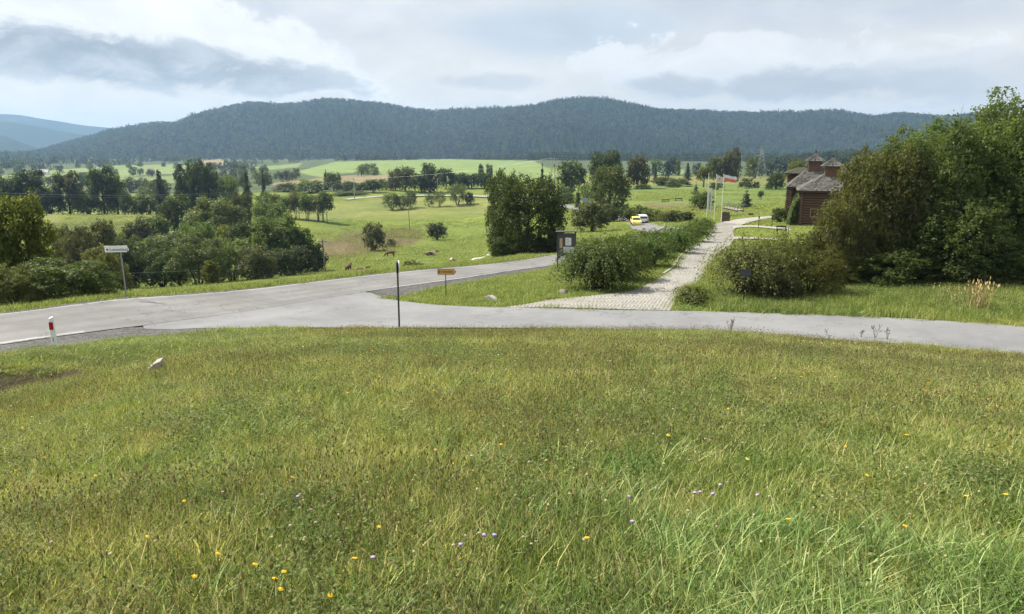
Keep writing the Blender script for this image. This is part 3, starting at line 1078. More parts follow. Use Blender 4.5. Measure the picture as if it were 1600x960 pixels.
def crown_mesh(kind, seed, n, leaf):
    """crown in unit space: height 0..1, about 1 across"""
    rg = np.random.default_rng(seed * 97 + 13)
    if kind in ('spruce', 'fir'):
        nb = max(n // 9, 20)
        z = 1 - np.sqrt(rg.random(nb)) * 0.96
        ang = rg.random(nb) * 2 * np.pi
        lay = 0.75 + 0.25 * np.sin(z * (42 if kind == 'spruce' else 26) + seed)
        rad = 0.5 * (1 - z) ** (0.85 if kind == 'spruce' else 0.62) * lay * (0.75 + 0.4 * rg.random(nb)) * (1.06 - 0.6 * np.clip(0.12 - z, 0, 1) / 0.12)
        f = rg.random((nb, 9)) ** 0.7
        r = rad[:, None] * f
        P = np.stack([r * np.cos(ang[:, None] + rg.normal(0, .10, (nb, 9))), r * np.sin(ang[:, None] + rg.normal(0, .10, (nb, 9))),
                      z[:, None] - 0.10 * r / 0.5 * (1 - z[:, None]) + rg.normal(0, .008, (nb, 9))], 2).reshape(-1, 3)
        out = unit(P * [1, 1, 0] + 1e-6)
        Nrm = unit(np.array([0, 0, 1.0]) + out * 0.7 + rg.normal(0, .4, P.shape))
        tint = np.repeat(rg.random(nb), 9) * 0.6 + rg.random(len(P)) * 0.4
        return mesh_np('crown', *(lambda a: (a[0], a[1]))(c := cards(P, Nrm, leaf * 1.5, 0.38, tint, rg, 0.35, out)), attrs={'tint': c[2]})
    lobes = []
    if kind == 'round':
        lobes.append((0, 0, .55, .34, .34, .40))
        for i in range(15):
            a = i * 2.4 + rg.random()
            zz = .20 + .70 * ((i + .5) / 15)
            rr = .36 * math.sqrt(max(1 - ((zz - .52) / .50) ** 2, .05))
            lobes.append((rr * math.cos(a), rr * math.sin(a), zz, *([.13 + .07 * rg.random()] * 3)))
    elif kind == 'tall':
        lobes.append((0, 0, .52, .26, .26, .42))
        for i in range(16):
            a = i * 2.4 + rg.random()
            zz = .08 + .84 * ((i + .5) / 16)
            rr = .36 * math.sqrt(max(1 - ((zz - .45) / .56) ** 2, .03))
            lobes.append((rr * math.cos(a), rr * math.sin(a), zz, .15, .15, .13 + .05 * rg.random()))
    elif kind == 'shrub':
        lobes.append((0, 0, .40, .36, .36, .40))
        for i in range(15):
            a = i * 2.4 + rg.random()
            zz = .12 + .74 * ((i + .5) / 15)
            rr = .40 * math.sqrt(max(1 - ((zz - .22) / .76) ** 2, .05))
            lobes.append((rr * math.cos(a), rr * math.sin(a), zz, .15 + .05 * rg.random(), .15, .13 + .06 * rg.random()))
    elif kind == 'open':         # leafy top on visible stems
        for i in range(11):
            a = i * 2.4 + rg.random()
            zz = .45 + .45 * ((i + .5) / 11)
            rr = .33 * (0.5 + 0.5 * rg.random())
            lobes.append((rr * math.cos(a), rr * math.sin(a), zz, .18, .18, .12))
        lobes.append((0, 0, .78, .28, .28, .18))
    elif kind == 'willow':
        lobes.append((0, 0, .60, .34, .34, .34))
        for i in range(14):
            a = i * 2.4 + rg.random()
            zz = .22 + .62 * ((i + .5) / 14)
            rr = .40 * math.sqrt(max(1 - ((zz - .52) / .55) ** 2, .05))
            lobes.append((rr * math.cos(a), rr * math.sin(a), zz, .13, .13, .20))
    elif kind == 'mass':         # big bushy tree leafy to the ground
        lobes.append((0, 0, .48, .36, .36, .46))
        for i in range(100):
            a = i * 2.4 + rg.random()
            zz = .05 + .88 * ((i + .5) / 100)
            rr = .42 * math.sqrt(max(1 - ((zz - .34) / .70) ** 2, .04))
            s = .07 + .06 * rg.random()
            lobes.append((rr * math.cos(a), rr * math.sin(a), zz, s, s, s * (.8 + .5 * rg.random())))
    Lb = np.array(lobes)
    w = (Lb[:, 3] * Lb[:, 4]) ** 0.9
    w[0 if kind != 'open' else -1] *= 2.4 if kind == 'mass' else 1.2
    per = 7
    nc = max(n // per, 12)
    li = rg.choice(len(Lb), nc, p=w / w.sum())
    d = unit(rg.normal(size=(nc, 3)))
    d[:, 2] = np.where(rg.random(nc) < .6, np.abs(d[:, 2]), d[:, 2])
    t = 1.02 - 0.5 * rg.random(nc) ** 2.2
    C = Lb[li, :3] + d * Lb[li, 3:6] * t[:, None]
    C += 0.02 * np.sin(C[:, [1, 2, 0]] * 37 + seed)
    keep = np.sin(C[:, 0] * 23 + seed) * np.sin(C[:, 1] * 21 + 1.3 * seed) * np.sin(C[:, 2] * 25 + .7 * seed) > -0.55
    C, d, li = C[keep], d[keep], li[keep]
    # stray twigs that break the outline
    k = rg.random(len(C)) < .08
    C[k] += d[k] * (0.02 + (0.02 if kind == 'mass' else 0.05) * rg.random((k.sum(), 1)))
    nc = len(C)
    ctint = 0.5 * rg.random(len(Lb))[li] + 0.5 * rg.random(nc)
    P = np.repeat(C, per, 0) + rg.normal(0, leaf * 0.95, (nc * per, 3))
    P[:, 2] = np.clip(P[:, 2], 0.004, 1.06)
    Nrm = unit(np.repeat(d, per, 0) * .7 + rg.normal(0, .75, P.shape) + np.array([0, 0, .35]))
    tint = np.clip(np.repeat(ctint, per) * .7 + rg.random(len(P)) * .3, 0, 1)
    V, Q, ti = cards(P, Nrm, leaf * 1.7, 0.30 if kind == 'willow' else 0.55, tint, rg, 0.5 if kind == 'willow' else 0.15)
    return mesh_np('crown', V, Q, attrs={'tint': ti})


def trunk_mesh(kind, seed):
    rr = random.Random(seed)
    mb = MB()
    if kind in ('spruce', 'fir'):
        mb.tube([(0, 0, -.03), (0, 0, .5), (0, 0, .97)], [.028, .016, .003], 6)
    elif kind in ('shrub', 'willow'):
        for i in range(7):
            a = i * 0.9 + rr.random()
            mb.tube([(.03 * math.cos(a), .03 * math.sin(a), -.03), (.15 * math.cos(a), .15 * math.sin(a), .3),
                     (.30 * math.cos(a), .30 * math.sin(a), .62)], [.016, .011, .004], 5)
    else:
        stems = 3 if kind == 'open' else 1
        for s_ in range(stems):
            ox, oy = (rr.uniform(-.16, .16), rr.uniform(-.16, .16)) if stems > 1 else (0, 0)
            r0 = .016 if stems > 1 else .03
            top = Vector((ox * 1.6 + rr.uniform(-.04, .04), oy * 1.6 + rr.uniform(-.04, .04), .82))
            mb.tube([(ox, oy, -.04), (ox * 1.1, oy * 1.1, .3), (ox * 1.4, oy * 1.4, .55), top], [r0 * 1.25, r0, r0 * .7, r0 * .2], 6)
            for i in range(5 if stems == 1 else 3):
                a = i * 2.4 + rr.random()
                z0 = .24 + .09 * i
                mb.tube([(ox * 1.1, oy * 1.1, z0), (ox * 1.1 + .16 * math.cos(a), oy * 1.1 + .16 * math.sin(a), z0 + .13),
                         (ox * 1.1 + .30 * math.cos(a), oy * 1.1 + .30 * math.sin(a), z0 + .22)], [r0 * .5, r0 * .32, r0 * .1], 5)
    return mb.mesh('trunk', smooth=True)


_CR, _TR = {}, {}
LOD = {0: (650, .082), 1: (2600, .050), 2: (8000, .030), 3: (24000, .0175)}


def crown(kind, seed, lod):
    k = (kind, seed, lod)
    if k not in _CR:
        n, lf = LOD[lod]
        _CR[k] = crown_mesh(kind, seed, n, lf)
        _CR[k].materials.append(FM['mid'])
    return _CR[k]


def trunk(kind, seed):
    k = (kind, seed % 2)
    if k not in _TR:
        _TR[k] = trunk_mesh(kind, seed)
        _TR[k].materials.append(BARK)
    return _TR[k]


NAME = {'spruce': 'spruce_tree', 'fir': 'fir_tree', 'shrub': 'shrub', 'round': 'leafy_tree', 'tall': 'tall_tree', 'open': 'leafy_tree',
        'willow': 'willow_shrub', 'mass': 'bushy_tree'}


def tree(px, Y, top, w, kind, mat, label, group=None, name=None, lod=None, sink=0.0, depth=1.0):
    """px: across, Y: metres away (or ('b', py): where its foot is seen), top: height of its tip, w: width"""
    if isinstance(Y, tuple):
        p = hit(px, Y[1], 20)
    else:
        u = u_of(px, 300)
        p = Vector((u * Y, Y, float(ter(u * Y, Y))))
    Yw = p.y
    h = max(s_of(top) * Yw - p.z, 0.4)
    dep = Yw * cp - p.z * sp
    wid = w * dep / F
    big = max(w, (h * F / dep)) * 0.64
    if lod is None:
        lod = 0 if big < 16 else 1 if big < 36 else 2 if big < 58 else 3
    seed = 1 + (int(px * 7 + top * 3) % 3)
    cat = 'shrub' if kind in ('shrub', 'willow') else 'tree'
    o = thing(name or NAME[kind], p - Vector((0, 0, sink * h)), label, cat, group, rz=R.uniform(0, 6.28))
    o.scale = (wid, wid * depth, h * (1 + sink))
    t = link('trunk', trunk(kind, seed), None, o)
    c = link('crown', crown(kind, seed, lod), None, o)
    c.material_slots[0].link = 'OBJECT'
    c.material_slots[0].material = FM[mat]
    return o


B = lambda y: ('b', y)
G_ROW = 'trees in the line beyond the left field'
G_WOOD = 'trees of the dark wood in the dip left of the pasture'
G_STEM = 'slender trees with bare stems along the pasture edge'
G_WIL = 'pale willows along the pasture ditch'
TREES = [
    # line of trees beyond the left field
    (15, 330, 276, 52, 'round', 'dark', 'dark round tree at the left end of the tree line beyond the field', G_ROW),
    (48, 330, 268, 50, 'tall', 'dark', 'dark leaning-topped tree second from the left in the tree line', G_ROW),
    (75, 328, 292, 40, 'shrub', 'dark', 'low dark tree filling the gap left of the brown-topped tree', G_ROW),
    (106, 330, 271, 48, 'tall', 'brown', 'brown-topped tree in the tree line, left of the tallest left one', G_ROW),
    (135, 330, 298, 36, 'shrub', 'mid', 'low bush in the tree line between the brown-topped and the tall tree', G_ROW),
    (160, 328, 264, 46, 'tall', 'dark', 'tall broad tree with a ragged crown rising over the left field', G_ROW),
    (181, 330, 276, 34, 'tall', 'mid', 'greener tree leaning against the right side of the tall ragged one', G_ROW),
    (207, 329, 303, 34, 'shrub', 'mid', 'low round bush in the tree line above the field edge', G_ROW),
    (228, 330, 305, 30, 'shrub', 'dark', 'small dark bush at the foot of the pointed tree in the tree line', G_ROW),
    (250, 345, 264, 42, 'fir', 'dark', 'pointed dark tree standing alone left of the poplar cluster', G_ROW),
    (290, 345, 262, 34, 'tall', 'dark', 'left poplar of the tall cluster in the tree line', G_ROW),
    (309, 345, 253, 36, 'tall', 'dark', 'tallest poplar in the middle of the cluster in the tree line', G_ROW),
    (326, 345, 260, 34, 'tall', 'dark', 'right poplar of the tall cluster in the tree line', G_ROW),
    (358, 345, 277, 32, 'round', 'mid', 'rounded green tree right of the poplar cluster', G_ROW),
    (386, 345, 266, 32, 'fir', 'dark', 'broad cone-shaped tree left of the slim spruce', G_ROW),
    (412, 350, 262, 17, 'spruce', 'needle', 'slim dark spruce standing right of the cone-shaped tree', None),
    # wood in the dip
    (270, 240, 309, 52, 'round', 'dark', 'dark round tree at the upper left of the wood', G_WOOD),
    (233, 225, 338, 50, 'round', 'mid', 'mid green tree just below the dark round one in the wood', G_WOOD),
    (340, 215, 310, 86, 'round', 'light', 'large pale green dome-shaped tree in the middle of the wood', G_WOOD),
    (305, 230, 330, 50, 'round', 'mid', 'tree between the dark round one and the pale dome in the wood', G_WOOD),
    (374, 245, 303, 34, 'round', 'brown', 'small dark brownish tree above the pale dome in the wood', G_WOOD),
    (420, 225, 316, 56, 'round', 'mid', 'green tree at the upper right of the wood below the stems', G_WOOD),
    (205, 205, 345, 46, 'shrub', 'brown', 'brownish bush at the upper left edge of the wood', G_WOOD),
    (162, 190, 344, 22, 'shrub', 'dark', 'small dark bush alone on the brown slope left of the wood', None),
    (188, 165, 366, 46, 'shrub', 'mid', 'bush at the left edge of the wood above the white sign', G_WOOD),
    (250, 150, 364, 84, 'shrub', 'light', 'broad pale bush tree behind the white road sign', G_WOOD),
    (300, 160, 352, 60, 'round', 'mid', 'green tree in the heart of the wood below the pale dome', G_WOOD),
    (345, 185, 352, 40, 'shrub', 'yellow', 'small yellowish bush in the heart of the wood', G_WOOD),
    (385, 165, 347, 62, 'round', 'dark', 'dark brown-green tree on the right of the wood', G_WOOD),
    (298, 118, 370, 92, 'shrub', 'light', 'large pale rounded bush in the front row of the wood', G_WOOD),
    (352, 126, 372, 74, 'shrub', 'light', 'pale bush in the front row of the wood near the fence post', G_WOOD),
    (428, 150, 338, 76, 'round', 'mid', 'big tree at the right end of the wood', G_WOOD),
    (409, 150, 352, 40, 'shrub', 'olive', 'olive bush between the two biggest trees on the right of the wood', G_WOOD),
    (462, 150, 356, 60, 'shrub', 'dark', 'dark bush at the right end of the wood, facing the pole', G_WOOD),
    (445, 135, 386, 74, 'shrub', 'dark', 'low dark bush in front of the wood beside the pasture', G_WOOD),
    (488, 150, 384, 34, 'shrub', 'dark', 'last low dark bush of the wood left of the leaning pole', G_WOOD),
    (392, 122, 384, 62, 'shrub', 'brown', 'dark brownish bush in the front row of the wood', G_WOOD),
    (240, 118, 392, 60, 'shrub', 'dark', 'dark bush at the foot of the wood right of the white sign', G_WOOD),
    (190, 118, 384, 60, 'shrub', 'dark', 'dark bush at the foot of the wood left of the white sign', G_WOOD),
    (130, 118, 346, 78, 'shrub', 'olive', 'wide thin olive bush on the slope left of the white sign', None),
    (88, 120, 355, 60, 'shrub', 'olive', 'olive bush between the roadside tree and the wide thin bush', None),
    (150, 72, 385, 66, 'shrub', 'olive', 'straggly olive shrub behind the rounded roadside bush', None),
    # slender trees with stems
    *[(x, 330 - 2 * k, 302 + (k % 3) * 3, 30, 'open', 'olive' if k % 2 else 'mid', l, G_STEM) for k, (x, l) in enumerate((
        (413, 'slender tree at the left end of the row with bare stems'),
        (430, 'second slender tree from the left in the bare-stemmed row'),
        (447, 'third slender tree from the left in the bare-stemmed row'),
        (463, 'fourth slender tree from the left in the bare-stemmed row'),
        (478, 'fifth slender tree from the left in the bare-stemmed row'),
        (494, 'sixth slender tree from the left in the bare-stemmed row'),
        (506, 'slender tree at the right end of the row with bare stems')))],
    # shrubs and trees beyond the middle pasture
    (448, 480, 286, 36, 'shrub', 'brown', 'brownish bush behind the bare-stemmed row', None),
    (485, 470, 281, 44, 'shrub', 'mid', 'green bush behind the right end of the bare-stemmed row', None),
    (510, 490, 264, 15, 'fir', 'needle', 'narrow dark conifer in front of the ploughed strip', None),
    (522, 480, 271, 24, 'round', 'mid', 'green tree touching the right side of the narrow conifer', None),
    (541, 470, 284, 40, 'shrub', 'dark', 'dark bush left of the tall pale pole', None),
    (565, 465, 285, 30, 'shrub', 'mid', 'green bush right of the tall pale pole', None),
    (583, 460, 281, 28, 'round', 'dark', 'small dark round tree right of the tall pale pole', None),
    (545, 440, 299, 60, 'shrub', 'light', 'low pale hedge bush beyond the pasture, behind the pole', None),
    (604, 480, 280, 24, 'shrub', 'mid', 'bush left of the two big dark trees', None),
    (618, 470, 266, 24, 'tall', 'brown', 'brownish tree left of the first big dark tree', None),
    (634, 465, 262, 34, 'round', 'brown', 'first big dark tree of the clump beyond the willows', None),
    (659, 455, 272, 34, 'round', 'dark', 'lower dark tree between the two peaks of the clump', None),
    (672, 458, 258, 32, 'tall', 'dark', 'second peak of the dark clump beyond the willows', None),
    (697, 480, 264, 28, 'round', 'dark', 'dark round tree right of the clump with two peaks', None),
    (716, 490, 271, 28, 'round', 'dark', 'dark tree in the wood strip, first right of the round one', None),
    (737, 495, 272, 30, 'round', 'dark', 'dark tree in the middle of the wood strip under the green hill', None),
    (757, 490, 270, 30, 'round', 'dark', 'dark tree at the right of the wood strip under the green hill', None),
    (752, 520, 258, 10, 'open', 'mid', 'thin feathery tree poking above the wood strip', None),
    (765, 520, 258, 12, 'open', 'mid', 'second thin feathery tree poking above the wood strip', None),
    (612, B(329), 301, 28, 'willow', 'light', 'pale willow clump, leftmost along the pasture ditch', G_WIL),
    (628, B(329), 304, 26, 'willow', 'light', 'pale willow beside the leftmost clump along the ditch', G_WIL),
    (643, B(327), 297, 18, 'willow', 'light', 'slim pale willow along the ditch', G_WIL),
    (671, B(325), 302, 16, 'willow', 'light', 'small thin willow along the ditch left of the larger one', G_WIL),
    (687, B(323), 300, 22, 'willow', 'light', 'thin willow along the ditch with a leaning top', G_WIL),
    (715, B(321), 287, 30, 'willow', 'light', 'roundest pale willow near the far road', G_WIL),
    (734, B(320), 301, 16, 'shrub', 'dark', 'small dark bush at the right end of the ditch row', None),
    # shrubs on the pasture
    (683, B(376), 349, 31, 'round', 'dark', 'lone dark bush tree with a shadow on the pasture', None),
    (585, B(393), 349, 34, 'shrub', 'brown', 'open thin shrub rising from the brown scrub on the pasture', None),
    (612, B(386), 374, 14, 'shrub', 'dark', 'small dark bush in the brown scrub right of the thin shrub', None),
    # big trees behind the road
    (825, 74, 276, 122, 'mass', 'dark', 'big dark bushy tree standing at the far road edge in the middle', None, None, 3, .05),
    (788, 88, 270, 62, 'round', 'dark', 'tall tree peeping out behind the left of the big dark bushy tree', None),
    (926, 120, 317, 66, 'round', 'brown', 'dark brownish rounded tree behind the arching shrubs', None),
    (953, 205, 261, 60, 'mass', 'mid', 'dense bright-topped round tree beside the road bend', None),
    (893, 330, 253, 46, 'round', 'dark', 'spreading dark tree on the rise right of the slim conifer', None),
    (945, 345, 239, 50, 'round', 'dark', 'tallest dark round tree above the dense bright-topped one', None),
    (995, 345, 246, 36, 'round', 'brown', 'oval dark tree with a straight trunk on the green rise', None),
    (847, 420, 254, 15, 'spruce', 'needle', 'slim dark spruce left of the double pole', None),
    (859, 400, 268, 12, 'spruce', 'needle', 'short conifer between the slim spruce and the double pole', None),
    (884, 265, 301, 32, 'shrub', 'mid', 'green bush beside the road below the spreading tree', None),
    (903, 235, 295, 18, 'fir', 'dark', 'dark egg-shaped conifer near the small blue sign', None),
    (880, 290, 289, 26, 'shrub', 'light', 'pale low bush under the spreading tree', None),
    (915, 280, 289, 24, 'shrub', 'light', 'pale low bush right of the egg-shaped conifer', None),
    # hedge along the outer side of the bend
    (968, 155, 322, 40, 'shrub', 'dark', 'dark bush at the foot of the dense tree by the bend', None),
    (997, 152, 322, 40, 'shrub', 'mid', 'green bush in the hedge behind the white car', None),
    (1022, 146, 327, 36, 'shrub', 'mid', 'hedge bush above the outer edge of the bend', None),
    (1043, 140, 330, 34, 'shrub', 'olive', 'olive hedge bush between the bend and the dark round one', None),
    (1064, 132, 330, 46, 'shrub', 'dark', 'dark round bush at the right end of the hedge by the bend', None),
    # green rise on the right
    (1005, B(297), 288, 26, 'shrub', 'mid', 'small bush on the crest left of the brown hedge', None),
    (1040, B(290), 277, 46, 'shrub', 'brown', 'brown-green hedge bush on the crest of the rise', None),
    (1060, B(291), 279, 36, 'shrub', 'mid', 'hedge bush right of the brown one on the crest', None),
    (1052, B(294), 284, 22, 'shrub', 'dark', 'low dark bush in front of the crest hedge', None),
    (1087, B(303), 285, 14, 'fir', 'needle', 'small grey-green conifer on the meadow left of the flagpoles', None),
    (1095, B(328), 299, 34, 'shrub', 'mid', 'round green bush behind the vertical banner', None),
    (1073, 480, 253, 19, 'spruce', 'needle', 'broad dark spruce on the crest left of the flagpoles', None),
    (1023, 500, 256, 12, 'spruce', 'needle', 'small dark spruce right of the oval tree', None),
    (1098, 360, 262, 24, 'open', 'yellow', 'small yellow-green tree with a bare trunk behind the flags', None),
    (1119, 420, 246, 32, 'round', 'brown', 'dark tree left of the yellowish tall tree', None),
    (1142, 420, 234, 28, 'tall', 'olive', 'tall yellowish tree left of the utility pole', None),
    (1119, B(297), 286, 22, 'shrub', 'dark', 'low dark bush between the flagpoles on the crest', None),
    (1165, B(325), 297, 26, 'fir', 'needle', 'dark green conifer bush near the footbridge', None),
    (1188, B(313), 299, 10, 'open', 'brown', 'tiny bare-looking sapling on the lawn slope', None),
    (1165, B(296), 279, 22, 'shrub', 'brown', 'dark bush under the utility pole', None),
    (1181, B(296), 284, 11, 'shrub', 'dark', 'small round dark bush left of the lattice mast', None),
    (1212, B(298), 271, 28, 'round', 'dark', 'dark round tree between the lattice mast and the log house', None),
    (1201, B(298), 286, 12, 'shrub', 'mid', 'small green bush touching the dark round tree by the log house', None),
    (1246, 190, 252, 38, 'round', 'olive', 'olive tree behind the rear roofs of the log house', None),
    (1218, B(348), 325, 26, 'shrub', 'dark', 'dark bush at the left foot of the log house', None),
]
for t in TREES:
    tree(*t)

# individual trees of the far plain and behind the rise
G_FAR = 'small trees scattered over the far plain'
FARLAB = 'small blue-green tree among others on the far plain under the hills'
for (x0, x1, y0, y1, Ya, Yb, n) in ((-10, 330, 256, 262, 900, 1500, 30), (60, 160, 276, 282, 700, 800, 9), (330, 470, 258, 276, 700, 1200, 22),
                                     (560, 600, 264, 268, 800, 860, 4), (330, 420, 276, 284, 560, 640, 12), (200, 260, 276, 290, 520, 640, 9)):
    for i in range(n):
        px = R.uniform(x0, x1)
        Y = R.uniform(Ya, Yb)
        u = u_of(px, 260)
        h = R.uniform(6, 12)
        Z = float(ter(u * Y, Y))
        _, ty = to_px(u * Y, Y, Z + h)
        tree(px, Y, ty, h * R.uniform(.8, 1.3) * F / Y, R.choice(('round', 'shrub', 'tall')), R.choice(('dark', 'mid', 'mid', 'brown')), FARLAB, G_FAR, lod=0)
G_BACK = 'trees of the belt behind the green rise'
for i in range(46):
    px = R.uniform(1150, 1420) if i < 34 else R.uniform(1000, 1160)
    Y = R.uniform(520, 760)
    u = u_of(px, 260)
    h = R.uniform(9, 15)
    Z = float(ter(u * Y, Y))
    _, ty = to_px(u * Y, Y, Z + h)
    tree(px, Y, ty, h * R.uniform(.6, .9) * F / Y, R.choice(('round', 'tall', 'spruce')), R.choice(('dark', 'mid', 'needle')),
         'dark tree in the belt between the lattice mast and the forested hill', G_BACK, lod=0)


# ------------------------------------------------------------------ roadside trees and shrubs seen close
def near_tree(px, Y, top, w, kind, mat, label, name, n, leaf, seed, depth=0.8, sink=0.0, twigs=True):
    u = u_of(px, 400)
    p = Vector((u * Y, Y, float(ter(u * Y, Y))))
    h = s_of(top) * Y - p.z
    wid = w * (Y * cp - p.z * sp) / F
    o = thing(name, p, label, 'shrub' if 'shrub' in name or 'bush' in name else 'tree')
    me = crown_mesh(kind, seed, int(n * 2.0), leaf * 1.4)
    v = np.empty(len(me.vertices) * 3, np.float32)
    me.vertices.foreach_get('co', v)
    v = v.reshape(-1, 3) * [wid, wid * depth, h]
    v[:, 2] -= sink * h
    me.vertices.foreach_set('co', v.astype(np.float32).ravel())
    me.update()
    link('crown', me, FM[mat], o)
    tm = trunk_mesh('shrub' if kind in ('shrub', 'mass') else kind, seed)
    v = np.empty(len(tm.vertices) * 3, np.float32)
    tm.vertices.foreach_get('co', v)
    v = v.reshape(-1, 3) * [wid, wid * depth, h]
    tm.vertices.foreach_set('co', v.astype(np.float32).ravel())
    tm.update()
    link('trunk', tm, BARK, o)
    return o


near_tree(22, 36, 305, 120, 'round', 'yellow', 'yellow-green tree at the left border standing over the roadside bush', 'leafy_tree', 13000, .0145, 3)
near_tree(-70, 38, 312, 180, 'mass', 'olive', 'olive tree cut off by the left border of the view', 'bushy_tree', 9000, .018, 4)
near_tree(92, 33.5, 406, 152, 'shrub', 'mid', 'low rounded grey-green bush beside the far edge of the road on the left', 'roadside_bush', 17000, .0125, 5, 0.55)
near_tree(15, 33, 412, 90, 'shrub', 'olive', 'loose green bush at the left border, left of the rounded roadside bush', 'roadside_bush', 9000, .015, 6, 0.6)
near_tree(328, 100, 411, 27, 'tall', 'yellow', 'young leafy sapling on the verge beside the thin fence post', 'sapling', 700, .055, 7)

near_tree(796, 71, 372, 58, 'shrub', 'dark', 'low dark bush at the left foot of the big dark bushy tree', 'bush', 2600, .028, 51, 0.5)
near_tree(846, 71, 368, 62, 'shrub', 'dark', 'low dark bush at the right foot of the big dark bushy tree', 'bush', 2600, .028, 52, 0.5)

# the mass of bushy trees on the right
for a in (
    (1368, 41, 236, 150, 'mass', 'olive', 'olive bushy tree at the left end of the big thicket, touching the log house', 19000, .0105, 21),
    (1430, 42, 206, 200, 'mass', 'mid', 'bushy tree second from the left in the big thicket', 24000, .0088, 22),
    (1506, 43, 188, 250, 'mass', 'mid', 'tall bushy tree in the middle of the big thicket', 28000, .0080, 23),
    (1592, 43, 154, 230, 'mass', 'mid', 'tallest bushy tree of the thicket, cut by the right border', 28000, .0080, 24),
    (1690, 43, 122, 250, 'mass', 'mid', 'bushy tree of the thicket just outside the right border', 16000, .0105, 25),
    (1396, 39.5, 388, 150, 'mass', 'mid', 'low dense bush along the front foot of the thicket, left', 15000, .0115, 26),
    (1490, 39.5, 316, 170, 'mass', 'mid', 'low dense bush along the front foot of the thicket behind the dry grass', 15000, .0115, 27),
    (1592, 39.5, 372, 180, 'mass', 'mid', 'low dense bush along the front foot of the thicket at the right border', 15000, .0115, 28),
):
    near_tree(*a[:7], 'bushy_tree', a[7], a[8], a[9])


def arching_shrub(px, Y, top, w, mat, label, seed, shoots=260, leaves=34, depth=0.9, upright=0.55, leafsize=0.085):
    """long shoots that rise from the base, arch over and droop, leafy along their length"""
    rg = np.random.default_rng(seed)
    u = u_of(px, 400)
    p = Vector((u * Y, Y, float(ter(u * Y, Y))))
    h = s_of(top) * Y - p.z
    wid = w * (Y * cp - p.z * sp) / F
    o = thing('arching_shrub', p, label, 'shrub')
    P, A, ti = [], [], []
    mb = MB()
    for i in range(shoots):
        a = rg.random() * 2 * np.pi
        ca, sa = math.cos(a), math.sin(a) * depth
        reach = wid * 0.5 * (0.30 + 0.72 * rg.random() ** 0.6)
        rise = h * (0.42 + 0.52 * rg.random()) * (1.15 - 0.35 * reach / (wid * .5))
        t = np.linspace(0.12, 1, leaves)
        hx = reach * t ** 0.85
        z = rise * (1 - (1 - t / upright) ** 2 * (t < upright) - ((t - upright) / (1 - upright)) ** 2 * (t >= upright) * rg.uniform(.25, .85))
        z = np.maximum(z, 0.05)
        x0, y0 = rg.normal(0, wid * .07), rg.normal(0, wid * .07)
        C = np.stack([x0 + hx * ca + rg.normal(0, .03, leaves), y0 + hx * sa + rg.normal(0, .03, leaves), z], 1)
        tg = np.gradient(C, axis=0)
        C = C + rg.normal(0, 0.05, C.shape)
        P.append(C)
        A.append(unit(tg) + rg.normal(0, .5, C.shape))
        ti.append(np.clip(rg.random() * .6 + .4 * rg.random(leaves), 0, 1))
        if i % 3 == 0:
            k = [0, leaves // 3, 2 * leaves // 3, leaves - 1]
            mb.tube([(x0, y0, 0)] + [tuple(C[j]) for j in k], [.016, .013, .010, .007, .003], 4, cap=False)
    P, A, ti = np.concatenate(P), np.concatenate(A), np.concatenate(ti)
    out = unit(P * [1, 1, .3] + 1e-6)
    Nrm = unit(np.array([0, 0, .9]) + out * .5 + rg.normal(0, .55, P.shape))
    V, Q, tt = cards(P, Nrm, leafsize * 1.6, .5, ti, rg, .3, A)
    link('foliage', mesh_np('foliage', V, Q, attrs={'tint': tt}), FM[mat], o)
    part('stems', mb, BARK, o)
    return o


def drive_pt(f, off):
    k = int(f * (len(DA) - 1))
    w = DA[k] - DB[k]
    return DA[k] + w / np.linalg.norm(w) * off


arching_shrub(938, 39.6, 368, 130, 'glossy', 'big dark arching shrub right of the notice board, nearest of the drive hedge', 1, 420, 42)
arching_shrub(912, 52, 370, 74, 'glossy', 'arching shrub directly behind the notice board', 2, 240)
arching_shrub(958, 50, 360, 120, 'glossy', 'arching shrub behind the big dark one in the drive hedge', 3, 300)
arching_shrub(972, 43.5, 366, 98, 'glossy', 'arching shrub second from the front along the cobbled drive', 4, 300)
arching_shrub(1006, 57, 356, 120, 'glossy', 'arching shrub in the back of the hedge above the bend', 5, 280)
arching_shrub(1014, 50.5, 362, 82, 'glossy', 'arching shrub third from the front along the cobbled drive', 6, 260)
arching_shrub(1044, 66, 352, 104, 'glossy', 'arching shrub in the back row halfway along the drive hedge', 7, 240)
arching_shrub(1056, 62, 354, 66, 'glossy', 'arching shrub fourth from the front along the cobbled drive', 8, 200)
arching_shrub(1080, 75, 343, 70, 'glossy', 'arching shrub near the far end of the drive hedge', 9, 200)
arching_shrub(1093, 89, 337, 50, 'glossy', 'last arching shrub of the drive hedge beside the flagpoles', 10, 160)

arching_shrub(1180, 36.5, 360, 165, 'reddish', 'wide olive shrub with red tips behind the black panel', 31, 360, 36, 0.8, 0.6, 0.075)
arching_shrub(1232, 41, 354, 140, 'yellow', 'yellow-green shrub behind the wide olive one by the drive', 32, 320, 34, 0.8, 0.6, 0.08)
arching_shrub(1085, 34.6, 444, 62, 'reddish', 'low red-tipped shrub at the corner of drive and side road', 33, 120, 26, 0.8, 0.6, 0.06)
near_tree(1268, 36.5, 386, 120, 'shrub', 'yellow', 'loose light shrub between the wide olive shrub and the thicket', 'loose_shrub', 9000, .0115, 34, 0.7)
near_tree(1312, 40, 318, 104, 'mass', 'olive', 'tall loose shrub left of the thicket, below the log house', 'loose_shrub', 12000, .0125, 35, 0.7)
near_tree(1336, 43, 272, 66, 'mass', 'olive', 'slim olive bush tree hiding the right end of the log house roof', 'bushy_tree', 9000, .014, 37, 0.8)
